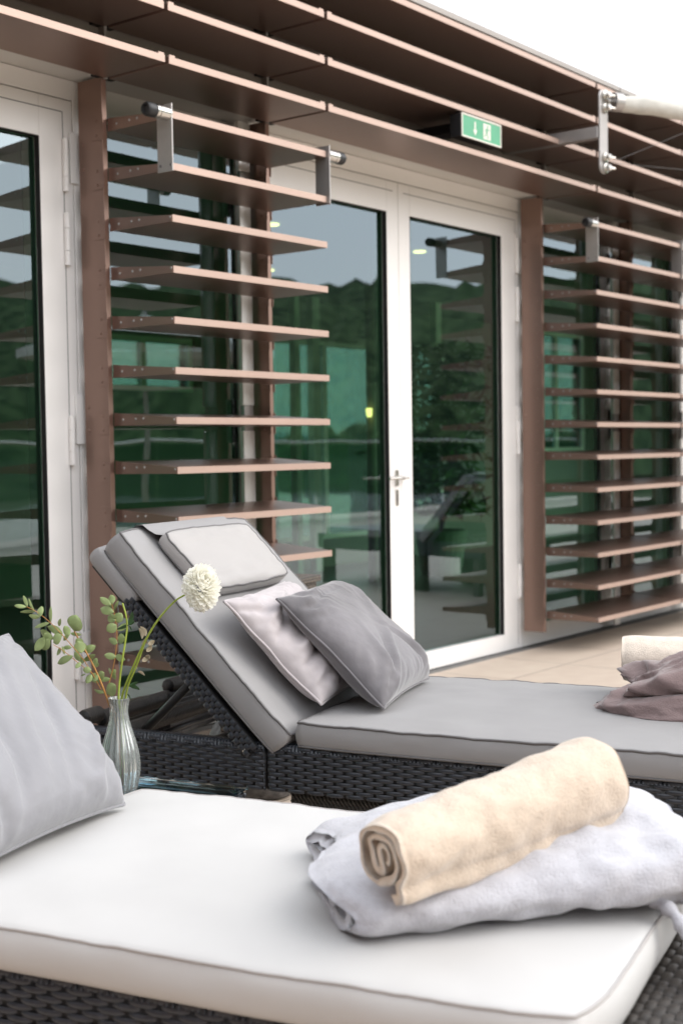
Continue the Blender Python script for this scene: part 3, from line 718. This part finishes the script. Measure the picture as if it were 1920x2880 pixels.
pillow([(3.446, 1.815, .861), (3.977, 1.888, .858), (4.016, 1.572, .552), (3.484, 1.506, .552)], .085, M['velvet_dark'], 'dark grey velvet pillow propped in front of the lighter one', 3, wr=.009, front=(0, -1, 1), pipe=M['velvet_dark'], folds=[(.20, .10, 1.35, .025, .008), (.30, .16, 1.4, .02, -.006), (.35, .75, .9, .03, .008), (.22, .82, .7, .03, -.007), (.15, .90, .3, .025, .007), (.80, .85, -.6, .03, .007), (.7, .80, -.5, .025, -.006), (.85, .15, .6, .03, .006)], n=64)
pillow([(3.345, 1.935, .858), (3.86, 2.00, .866), (3.93, 1.745, .556), (3.440, 1.684, .556)], .07, M['velvet_light'], 'pale lilac grey pillow between the dark pillow and the raised backrest', 8, wr=.013, front=(0, -1, 1), pipe=M['velvet_light'], folds=[(.30, .22, 1.25, .035, .013), (.22, .35, 1.1, .03, -.010), (.25, .55, 1.3, .03, .012), (.30, .63, 1.25, .025, -.010), (.45, .80, .3, .03, .012), (.30, .86, .1, .03, -.010), (.6, .45, .8, .05, .012), (.12, .12, .8, .03, .006)], n=64)
pillow([(1.86, 1.93, .90), (2.40, 1.945, .885), (2.362, 1.612, .552), (1.80, 1.60, .552)], .085, M['linen'], 'pale blue grey pillow at the left edge, standing on the off-white cushion', 14, wr=.009, front=(0, -1, 1), pipe=M['linen'], folds=[(.75, .55, .35, .03, -.010), (.55, .6, .3, .04, .009), (.40, .7, .2, .03, -.010), (.85, .8, .5, .03, .009), (.25, .5, .2, .05, .010), (.2, .8, -.2, .03, -.009), (.62, .3, .3, .03, -.006)], n=64)

# ------------------------------------------------------------------ towels
def cloth_roll(name, prof, a, b, thick, material, label, cat, upv=(0, 0, 1), seed=1, nseg=60, wr=.004, warp=None, taper=.0, gr=None, endk=.06):
    """extrude a 2D spiral/fold profile (x across, y up) along a->b as a cloth of real thickness"""
    A, B = Vector(a), Vector(b); T = (B-A).normalized(); Xv = T.cross(Vector(upv)).normalized(); Yv = Xv.cross(T)
    # resample profile
    P = [Vector((p[0], p[1], 0)) for p in prof]
    for _ in range(3):
        Q = [P[0]]
        for i in range(len(P)-1): Q += [P[i]*.75+P[i+1]*.25, P[i]*.25+P[i+1]*.75]
        Q.append(P[-1]); P = Q
    n = len(P)
    nr = []
    for i in range(n):
        t = P[min(i+1, n-1)]-P[max(i-1, 0)]; nr.append(Vector((-t.y, t.x, 0)).normalized())
    m = MB(); G = []
    for k in range(nseg+1):
        t = k/nseg; row = []; ring = []
        for sgn in (1, -1):
            idx = range(n) if sgn > 0 else range(n-1, -1, -1)
            for i in idx:
                q = P[i]+nr[i]*sgn*thick/2
                if i in (0, n-1): q = P[i]+nr[i]*sgn*thick/4
                c = A+(B-A)*t
                d = wr*(nz((q.x*14, q.y*14, t*6), 1, seed)+.5*nz((q.x*34, q.y*34, t*15), 1, seed+3))
                sc_ = 1-taper*t
                endr = 1-endk*max(0, 1-t/.05)**2-endk*max(0, 1-(1-t)/.05)**2
                p = c+Xv*(q.x*sc_*endr+d*(nr[i].x*sgn))+Yv*(q.y*sc_*endr+d*(nr[i].y*sgn))
                jag = .006*nz((q.x*25, q.y*25, 0 if t < .5 else 9), 1, seed+5)*(abs(2*t-1)**8)
                p += T*jag
                if warp: p = warp(p, t, q)
                ring.append(p)
        G.append(ring)
    m.grid(G, closev=True)
    N_ = 2*n
    for gi, fl in ((0, False), (nseg, True)):
        vs = G[gi]; fs = []
        for i in range(n-1):
            a_, b_, c_, d_ = i, i+1, N_-2-i, N_-1-i
            fs.append((a_, b_, c_, d_) if fl else (d_, c_, b_, a_))
        m.add(vs, fs)
    e = m.build(name, material, None, smooth=True); e.rotation_euler = (0, 0, RZ)
    wl = e.modifiers.new('weld', 'WELD'); wl.merge_threshold = .0003
    tag(e, label, cat, gr)
    return e
# beige roll: outer wrap, loose flap under, S-folded core
def spiral(rx, ry, turns, r_in, start=0, sq=0, n=26, sgn=1):
    out = []
    for i in range(int(n*turns)+1):
        a = start+sgn*2*pi*i/n; k = 1-(1-r_in)*i/(n*turns)
        out.append((rx*k*cos(a), ry*k*sin(a)))
    return out
pb = [(.028, -.086), (.050, -.078)] + [(.072*cos(a), .066*sin(a)) for a in np.linspace(-pi*.25, pi*1.40, 24)]
pb += [(.053*cos(a), .047*sin(a)) for a in np.linspace(pi*1.52, pi*2.75, 16)]
pb += [(-.034, .012), (-.024, -.006), (-.018, -.026), (-.004, -.032), (.006, -.020), (.000, .002), (-.008, .020), (.004, .030), (.020, .024), (.028, .008), (.022, -.008)]
pb = [(a_*.76, b_*.76) for a_, b_ in pb]
cloth_roll('rolled_towel', pb, (1.838, .80, .676), (2.265, .580, .722), .0115, M['beige'], 'beige fleece towel rolled up on top of the pale blue towel', 'towel', seed=3, wr=.008, taper=-.30, gr='towels and blankets on the loungers')
# folded pale blue blanket: stacked U folds, extruded across the cushion
def warp_blue(p, t, q):
    k = 1+.05*nz((p.x*3, p.y*3, 1), 1.2, 7)
    top = max(0, (p.z-.545))/.11
    z = p.z
    z = .539+(z-.539)*(.60+.44*min(1, t/.45))*(1-.25*max(0, t-.8)/.2)*(1+.06*sin(t*9+1))
    z += top*.010*nz((p.x*5, p.y*5, 0), 1, 31)
    return Vector((p.x+.03*nz((q.x*3, t*3, 2), 1, 6), p.y+(.045*nz((q.x*5, q.y*16, 4), 1, 9)+.03*math.sin(q.x*9))*max(0, 1-t*3), max(z, .5385)))
pbl = [(-.17, .012), (-.10, .010), (.02, .010), (.14, .011), (.185, .016), (.200, .036), (.185, .055), (.12, .060), (0, .058), (-.12, .056), (-.165, .050), (-.172, .036), (-.15, .030), (-.05, .034), (.05, .036), (.13, .036), (.15, .034)]
pbl = [(-.15, .018), (-.05, .016), (.08, .016), (.17, .018), (.208, .034), (.214, .062), (.190, .088), (.12, .100), (-.02, .104), (-.13, .098), (-.195, .078), (-.205, .048), (-.178, .040), (-.15, .052), (-.10, .060), (0, .058), (.10, .056), (.160, .050)]
pbl = [(a_*(1.30 if a_ > 0 else 1.02), b_*1.05) for a_, b_ in pbl]
blue_ = cloth_roll('folded_blanket', pbl, (2.055, 1.005, .536), (2.46, .48, .536), .034, M['blue'], 'pale blue fleece blanket folded thick under the beige towel roll', 'blanket', seed=11, wr=.016, endk=.10, warp=warp_blue, gr='towels and blankets on the loungers')
for k, (p0, p1, p2) in enumerate((((2.16, .47, .56), (2.13, .41, .545), (2.08, .37, .46)), ((2.20, .43, .56), (2.18, .38, .53), (2.12, .33, .47)))):
    q = MB(); P = smooth_path0([p0, p1, p2]); q.tube(P, [.011+.003*sin(i*1.7) for i in range(len(P))], 8); o = q.build('fringe', M['blue'], blue_, smooth=True)
# brown crumpled blanket and cream roll on the grey lounger
def ridged(d_, f, seed):
    return 1-2.4*abs(nz(d_, f, seed))
def lump(m, c, r, seed, amp=.12, tilt=0, floor=.5405, nu=90, nv=120):
    G = []
    for i in range(nu+1):
        a = pi*i/nu; row = []
        for j in range(nv):
            b = 2*pi*j/nv
            ca = abs(sin(a))**.75; d_ = Vector((math.copysign(abs(cos(b))**.7, cos(b))*ca, math.copysign(abs(sin(b))**.7, sin(b))*ca, cos(a)))
            q = Vector((d_.x+.35*d_.y, d_.y, d_.z*.8))
            k = 1+amp*(ridged(q, 1.15, seed)-.35)+amp*.40*(ridged(q, 2.6, seed+3)-.4)+amp*.12*nz(q, 9, seed)
            p = Vector(c)+Vector((d_.x*r[0]*k, d_.y*r[1]*(1+(k-1)*.8), d_.z*r[2]*(1+(k-1)*1.5)))
            p.z += tilt*(p.y-c[1]); fl = floor+(.012*nz((p.x*9, p.y*9, 1), 1, seed) if floor > .55 else 0)
            if p.z < fl: p.z = fl+(p.z-fl)*.12 if floor > .55 else fl
            row.append(p)
        G.append(row)
    m.grid(G, closev=True, flip=False)
m = MB()
lump(m, (3.86, .575, .545), (.19, .375, .075), 5, .16)
lump(m, (3.87, .50, .605), (.185, .395, .090), 12, .20, floor=.588)
lump(m, (3.80, .34, .60), (.16, .33, .11), 19, .20, floor=.60)
o = m.build('crumpled_blanket', M['brown'], None, smooth=True); o.rotation_euler = (0, 0, RZ)
tag(o, 'mauve brown fleece blanket crumpled on the grey cushion', 'blanket', 'towels and blankets on the loungers')
pcr = [(-.01, -.065)] + [(.066*cos(a), .060*sin(a)) for a in np.linspace(-pi*.5, pi*1.5, 22)] + spiral(.048, .042, 2.2, .15, start=-pi/2)
cloth_roll('rolled_towel', pcr, (4.045, .955, .645), (4.17, .36, .645), .016, M['cream'], 'cream fleece roll behind the brown blanket at the right edge', 'towel', seed=31, wr=.004, gr='towels and blankets on the loungers')

# ------------------------------------------------------------------ side table, vase, flowers
st_ = empty('side_table', (0, 0, 0), RZ, 'small black rattan side table with a glass top between the loungers', 'side table')
m = MB(); m.box(2.66, 3.095, 1.735, 2.20, .335, .385); m.cur = 1
weave(m, (2.66, 2.20, .332), (0, -1, 0), (0, 0, 1), (-1, 0, 0), .465, .054); weave(m, (2.66, 1.734, .332), (1, 0, 0), (0, 0, 1), (0, -1, 0), .435, .054)
weave(m, (2.662, 1.737, .387), (1, 0, 0), (0, 1, 0), (0, 0, 1), .431, .461, .04, .012); m.build('table_frame', [M['wickd'], M['wick']], st_, smooth=True)
for (a, b) in ((2.665, 1.74), (3.05, 1.74), (2.665, 2.155), (3.05, 2.155)):
    m = MB(); m.box(a, a+.04, b, b+.04, 0, .334); m.build('leg', M['wickbump'], st_, bevel=.003)
m = MB(); m.box(2.655, 3.10, 1.730, 2.205, .3935, .3995); m.build('glass_top', M['clear'], st_, bevel=.001)
m = MB()
for (a, b) in ((3.06, 1.775), (2.70, 1.775), (2.70, 2.165), (3.06, 2.165)): m.lathe([(0, 0), (.012, 0), (.012, .0008), (0, .0008)], (a, b, .3926), (0, 0, 1), 12)
m.build('suction_pad', M['black'], st_)
VX, VY = 2.885, 1.985
vs_ = empty('vase', (0, 0, 0), RZ, 'clear ribbed glass vase with a slim neck on the side table', 'vase')
outer = [(0, .4005), (.030, .4005), (.036, .405), (.044, .430), (.050, .462), (.0515, .485), (.049, .515), (.041, .548), (.030, .582), (.0235, .610), (.0225, .628), (.0255, .648), (.0285, .659)]
inner = [(r-.0035 if r > .005 else 0, z+(.007 if z < .41 else 0)) for r, z in outer][::-1]; inner[0] = (.0262, .6592)
def smoothp(p):
    for _ in range(2):
        q = [p[0]]
        for i in range(len(p)-1): q += [tuple(.75*a+.25*b for a, b in zip(p[i], p[i+1])), tuple(.25*a+.75*b for a, b in zip(p[i], p[i+1]))]
        q.append(p[-1]); p = q
    return p
m = MB(); m.lathe(smoothp(outer)+smoothp(inner), (VX, VY, 0), (0, 0, 1), 96, rib=16, ribd=.035); m.build('glass_body', M['vase'], vs_, smooth=True)

# plant helper: photo-crop pixels (1568 px wide crop) to a point at distance s from the camera line
azs = RZ
Sx = np.array([cos(RZ), sin(RZ), 0]); Lx = np.array([-sin(RZ), cos(RZ), 0])
def zp(x, y, s):
    px, py = 20+x*.39541, 1560+y*.39541
    d = fw+rt*((px-960)/3800)-up*((py-1440)/3800)
    t = s/(d@Sx); P = d*t; return Vector((s, float(P@Lx), float(P[2])+CAM_H))
def smooth_path(pts, n=4):
    P = [Vector(p) for p in pts]
    for _ in range(n):
        Q = [P[0]]
        for i in range(len(P)-1): Q += [P[i]*.75+P[i+1]*.25, P[i]*.25+P[i+1]*.75]
        Q.append(P[-1]); P = Q
    return P
def stem(pts, r0, r1, mtl, parent, name='stem', rest=None):
    P = smooth_path(pts, 3); n = len(P); m = MB(); m.tube(P, [r0+(r1-r0)*i/(n-1) for i in range(n)], 7); return m.build(name, mtl, parent, smooth=True)
def leaf_at(m, base, tip, width, bend=.15, roll=0, point=0.0):
    base, tip = Vector(base), Vector(tip); T = tip-base; L_ = T.length; T.normalize()
    W_ = T.cross(Vector((1, 0, 0)) if abs(T.x) < .9 else Vector((0, 0, 1))).normalized(); N_ = W_.cross(T)
    W2 = W_*cos(roll)+N_*sin(roll); N2 = N_*cos(roll)-W_*sin(roll)
    G = []
    for i in range(9):
        t = i/8; wd = width*(sin(pi*min(1, t*1.0))**.62)*(1-point*t*.6); c = base+T*L_*t+N2*(bend*L_*(sin(pi*t)))
        G.append([c+W2*wd*e+N2*(.16*width*e*e) for e in (-1, -.5, 0, .5, 1)])
    m.grid(G)
ecu = empty('eucalyptus_branch', (0, 0, 0), RZ, 'eucalyptus branch arching far to the left out of the vase', 'branch', 'stems in the glass vase')
def V0(s): return Vector((s, VY, .66))
bot = Vector((VX+.004, VY-.004, .43))
# branch A: long one leaning left with red brown twigs; big leaf
P1 = [bot, Vector((VX-.004, VY+.006, .60)), zp(735, 1090, 2.872), zp(690, 960, 2.86), zp(640, 840, 2.85), zp(580, 720, 2.84), zp(520, 620, 2.835), zp(480, 545, 2.83)]
stem(P1, .0032, .0018, M['stemo'], ecu)
P2 = [zp(670, 960, 2.86), zp(560, 760, 2.83), zp(430, 610, 2.80), zp(320, 490, 2.78), zp(215, 405, 2.76), zp(140, 370, 2.75)]
stem(P2, .0013, .0007, M['stemo'], ecu)
P3 = [zp(650, 880, 2.86), zp(520, 780, 2.81), zp(400, 680, 2.78), zp(330, 640, 2.77)]
stem(P3, .0011, .0007, M['stemo'], ecu)
m = MB()
LV = [  # base x,y  tip x,y  half width(px)  depth s
 (145,370,115,290,14,2.75),(140,372,52,362,13,2.75),(195,400,155,310,10,2.76),(205,405,92,410,12,2.77),(235,445,155,432,17,2.765),(235,440,245,365,24,2.76),(312,480,312,365,13,2.78),
 (305,485,195,520,14,2.785),(370,510,382,455,12,2.79),(440,580,405,505,26,2.80),(390,560,285,510,26,2.79),(330,600,235,540,34,2.80),(385,570,330,630,36,2.785),(300,600,255,680,30,2.775),
 (265,590,198,685,30,2.77),(310,610,262,560,30,2.79),(360,600,375,530,28,2.80),
 (480,548,487,430,66,2.83),(440,570,400,610,16,2.82),(450,560,530,570,12,2.84),(540,650,490,600,30,2.83),(530,700,500,615,40,2.82),(540,690,630,650,26,2.85),(560,700,540,625,20,2.84),
 (470,720,358,775,24,2.79),(460,660,400,660,14,2.8),(390,650,410,710,10,2.79),(380,660,355,718,12,2.785),
 (520,760,480,690,24,2.82),(540,760,628,712,18,2.85),(520,760,490,808,22,2.81),(545,765,510,740,20,2.83),(600,820,540,820,22,2.83),(610,800,640,735,22,2.86),(625,800,650,770,14,2.86),
 (600,850,565,915,24,2.84),(640,840,600,900,30,2.85),(640,880,690,840,30,2.87),(660,900,600,880,22,2.86),(650,890,735,885,16,2.88),
 (705,990,770,930,44,2.88),(690,985,620,960,14,2.86),(700,975,640,970,9,2.87),(560,850,525,862,5,2.84)]
for i, (bx, by, tx, ty, wd, s_) in enumerate(LV):
    B_ = zp(bx, by, s_); T_ = zp(tx, ty, s_+rnd.uniform(-.014, .014)); leaf_at(m, B_, T_, wd*.00040, bend=rnd.uniform(-.12, .12), roll=rnd.uniform(-.35, .35))
m.build('foliage', M['leaf'], ecu, smooth=True)
ec2 = empty('eucalyptus_branch', (0, 0, 0), RZ, 'eucalyptus sprig standing upright in the middle of the vase', 'branch', 'stems in the glass vase')
P4 = [bot+Vector((.004, 0, 0)), Vector((VX+.004, VY+.002, .60)), zp(745, 1080, 2.885), zp(712, 960, 2.89), zp(752, 830, 2.90), zp(778, 680, 2.905), zp(785, 560, 2.91), zp(770, 440, 2.905), zp(745, 350, 2.90)]
stem(P4, .0018, .0009, M['stemo'], ec2)
m = MB()
LV2 = [(745,350,735,285,30,2.90),(740,360,660,305,22,2.89),(750,350,715,365,26,2.91),(760,410,662,385,28,2.895),(760,400,795,325,12,2.92),(770,470,715,440,26,2.90),(770,480,815,415,34,2.92),(780,500,710,545,34,2.90),(780,460,740,425,18,2.89),
 (782,540,860,490,20,2.93),(785,630,722,600,22,2.90),(783,600,835,590,32,2.93),(790,620,830,600,24,2.94),(775,730,690,715,22,2.89),(770,720,840,750,24,2.93),(745,840,722,815,20,2.9),(748,850,775,820,18,2.91),(745,870,772,855,26,2.92)]
for i, (bx, by, tx, ty, wd, s_) in enumerate(LV2):
    leaf_at(m, zp(bx, by, s_), zp(tx, ty, s_+rnd.uniform(-.014, .014)), wd*.00040, bend=rnd.uniform(-.12, .12), roll=rnd.uniform(-.35, .35))
m.build('foliage', M['leaf'], ec2, smooth=True)
cs = empty('cut_stem', (0, 0, 0), RZ, 'bare green stalk with a dark leaf, its bloom missing', 'stem', 'stems in the glass vase')
stem([bot+Vector((-.004, .004, 0)), Vector((VX+.006, VY-.006, .60)), zp(795, 1050, 2.89), zp(795, 960, 2.90), zp(815, 780, 2.91), zp(845, 600, 2.92), zp(858, 500, 2.925), zp(845, 420, 2.92), zp(822, 345, 2.92)], .0030, .0022, M['stemg'], cs)
m = MB()
for (bx, by, tx, ty, wd, s_) in ((862,495,890,405,26,2.93),(862,500,905,470,18,2.93),(865,500,770,535,16,2.92),(868,505,885,545,10,2.93)): leaf_at(m, zp(bx, by, s_), zp(tx, ty, s_), wd*.0003, point=.5)
m.build('foliage', M['leafd'], cs, smooth=True)
fl = empty('dahlia', (0, 0, 0), RZ, 'cream white dahlia bloom on a long bent green stem', 'flower', 'stems in the glass vase')
FC = zp(1380, 238, 2.86)
stem([bot+Vector((0, -.006, 0)), Vector((VX+.002, VY-.012, .60)), zp(812, 1040, 2.885), zp(830, 960, 2.88), zp(880, 840, 2.875), zp(940, 700, 2.87), zp(1000, 580, 2.865), zp(1060, 480, 2.86), zp(1150, 370, 2.86), zp(1230, 300, 2.86), FC+Vector((0, .018, -.008))], .0034, .0022, M['stemg'], fl)
stem([Vector((VX+.004, VY-.014, .62)), zp(850, 950, 2.88), zp(905, 830, 2.875), zp(960, 690, 2.87), zp(985, 610, 2.868)], .0030, .0018, M['stemg'], fl, 'side_stem')
m = MB()
for (bx, by, tx, ty, wd, s_) in ((860,930,945,960,20,2.9),(870,930,935,905,14,2.9),(840,980,880,1030,8,2.89)): leaf_at(m, zp(bx, by, s_), zp(tx, ty, s_), wd*.0003, point=.5)
m.build('leaf', M['leafd'], fl, smooth=True)
for (bx, by, tx, ty, wd, s_) in ((985,580,945,510,26,2.87),(960,600,935,520,22,2.87),(990,600,955,640,24,2.88),(1000,640,1050,610,22,2.87),(990,690,1030,640,24,2.87),(985,720,1015,745,28,2.87),(960,760,1010,715,24,2.87),(930,830,980,860,14,2.88),(925,820,905,790,8,2.88)):
    m = MB(); leaf_at(m, zp(bx, by, s_), zp(tx, ty, s_+.01), wd*.0003, bend=.2, point=.3); m.build('dry_leaf', M['leafdry'], fl, smooth=True)
m = MB(); ga = pi*(3-5**.5); NP = 240
AXF = Vector((-.35, -.62, .55)).normalized(); e1 = AXF.orthogonal().normalized(); e2 = AXF.cross(e1)
for i in range(NP):
    f_ = i/(NP-1); ph = math.acos(1-1.78*f_); th_ = ga*i
    d_ = (AXF*cos(ph)+(e1*cos(th_)+e2*sin(th_))*sin(ph)).normalized()
    rx = Vector((d_.x*.031, d_.y*.031, d_.z*.053))
    c0 = FC+rx*.62; L_ = (.020+.006*sin(ph))*rnd.uniform(.85, 1.15)
    tang = (Vector((0, 0, -1))-d_*d_.dot(Vector((0, 0, -1))))
    dd = (d_*.85+tang*.55*(ph/pi)+Vector((rnd.uniform(-.2, .2), rnd.uniform(-.2, .2), rnd.uniform(-.15, .15)))).normalized()
    W_ = dd.cross(AXF if abs(dd.dot(AXF)) < .95 else e1).normalized(); N_ = W_.cross(dd)
    wd = .0068*rnd.uniform(.8, 1.2)*(0.6+.5*sin(ph)); G = []
    for q in range(6):
        t = q/5; ww = wd*(.45+1.1*t)*(1 if t < .75 else max(.15, (1-t)*3.6)); c = c0+dd*L_*t*1.05+(AXF*.0+N_)*(.010*t*t)
        G.append([c+W_*ww*e_+N_*(.5*ww*e_*e_) for e_ in (-1, -.35, .35, 1)])
    m.grid(G)
m.build('bloom', M['petal'], fl, smooth=True)

# ------------------------------------------------------------------ things behind the lounger
b = MB(); G = []
for i in range(25):
    r = []
    for j in range(48):
        a, c = pi*i/24, 2*pi*j/48; d_ = Vector((sin(a)*cos(c), sin(a)*sin(c), cos(a))); k = 1+.10*nz(d_*1.5, 1, 4)
        r.append(Vector((4.42+.19*k*d_.x, 2.42+.20*k*d_.y, max(0, .15+.19*k*d_.z))))
    G.append(r)
b.grid(G, closev=True); o = b.build('boulder', M['stone'], None, smooth=True); o.rotation_euler = (0, 0, RZ); tag(o, 'speckled grey stone on the floor behind the far lounger frame', 'stone')
so_ = empty('rattan_box', (0, 0, 0), RZ, 'grey brown rattan box showing beside the raised backrest, in front of the glass door', 'box')
m = MB(); m.box(4.62, 4.90, 2.40, 2.70, .02, .755); m.build('box_body', M['wickbrown'], so_, bevel=.006)
m = MB(); m.box(4.605, 4.915, 2.385, 2.715, .756, .782); m.build('lid', M['wickbrown'], so_, bevel=.005)

def copy_tree(o, parent=None):
    c = o.copy(); COL.objects.link(c)
    if parent: c.parent = parent
    for ch in [q for q in bpy.data.objects if q.parent == o]: copy_tree(ch, c)
    return c
lg = [o for o in bpy.data.objects if o.name.startswith('sun_lounger')][0]
off = Vector((6.75*cos(RZ)+1.95*sin(RZ), 6.75*sin(RZ)-1.95*cos(RZ), 0))
c_ = copy_tree(lg); c_.location = off; c_['label'] = 'black rattan lounger farther along the terrace, mirrored in the right door pane'
c_ = copy_tree(gc); c_.location = off; c_['label'] = 'grey cushion without pillows, mirrored in the right door pane'
# ------------------------------------------------------------------ what the glass reflects: balustrade, parasol, shrubs
bal = empty('balustrade', (0, 0, 0), 0, 'glass balustrade with a thin steel handrail reflected across the door panes', 'balustrade')
m = MB(); m.cyl((-3, -6.5, 1.42), (29, -6.5, 1.42), .022, 10); m.build('handrail', M['steel'], bal, smooth=True)
for k in range(16):
    m = MB(); m.box(-2.98+2*k, -1.02+2*k, -6.505, -6.495, .08, 1.36); m.build('glass_panel', M['clear'], bal)
for k in range(0, 17, 4):
    m = MB(); m.box(-3.01+2*k, -2.99+2*k, -6.52, -6.48, 0, 1.41); m.build('baluster', M['steel'], bal)
par = empty('parasol', (12.0, -3.6, 0), 0, 'open grey parasol reflected in the left pane of the double door', 'parasol')
m = MB(); m.cyl((0, 0, .06), (0, 0, 3.05), .035, 14); m.build('pole', M['greige'], par, smooth=True)
m = MB(); m.lathe([(0, 0), (.4, 0), (.4, .05), (.1, .08), (0, .08)], (0, 0, 0), (0, 0, 1), 24); m.build('base', M['pipe'], par)
m = MB(); R8 = [(1.6*cos(2*pi*k/8), 1.6*sin(2*pi*k/8), 2.55) for k in range(8)]; m.add(R8+[(0, 0, 3.0)]+[(p[0], p[1], 2.45) for p in R8], [(k, (k+1) % 8, 8) for k in range(8)]+[(k, 9+k, 9+(k+1) % 8, (k+1) % 8) for k in range(8)]); m.build('canopy', M['canvas'], par)

pl = empty('potted_plant', (11.35, 7.6, 0), 0, 'dark leafy plant standing inside, seen through the right door pane', 'plant')
m = MB(); m.lathe([(0, 0), (.2, 0), (.27, .45), (.24, .45), (.23, .40), (0, .40)], (0, 0, 0), (0, 0, 1), 24); m.build('pot', M['inwall'], pl)
m = MB(); rr = random.Random(5)
for k in range(9):
    m.tube(smooth_path0([(0, 0, .4), (rr.uniform(-.15, .15), rr.uniform(-.15, .15), 1.1), (rr.uniform(-.5, .5), rr.uniform(-.5, .5), rr.uniform(1.4, 2.2))]), .012, 6)
m.build('stem', M['wickb'], pl)
m = MB()
for _ in range(1800):
    p = Vector((rr.gauss(0, .24), rr.gauss(0, .24), rr.uniform(.6, 2.3))); p.x *= 1-.25*abs(p.z-1.5); s_ = rr.uniform(.05, .12)
    u = Vector((rr.gauss(0, 1), rr.gauss(0, 1), rr.gauss(-.4, .8))).normalized(); v = u.orthogonal().normalized()
    m.add([p-u*s_, p+v*s_*.3, p+u*s_, p-v*s_*.3], [(0, 1, 2, 3)])
m.build('foliage', M['foliage'], pl)
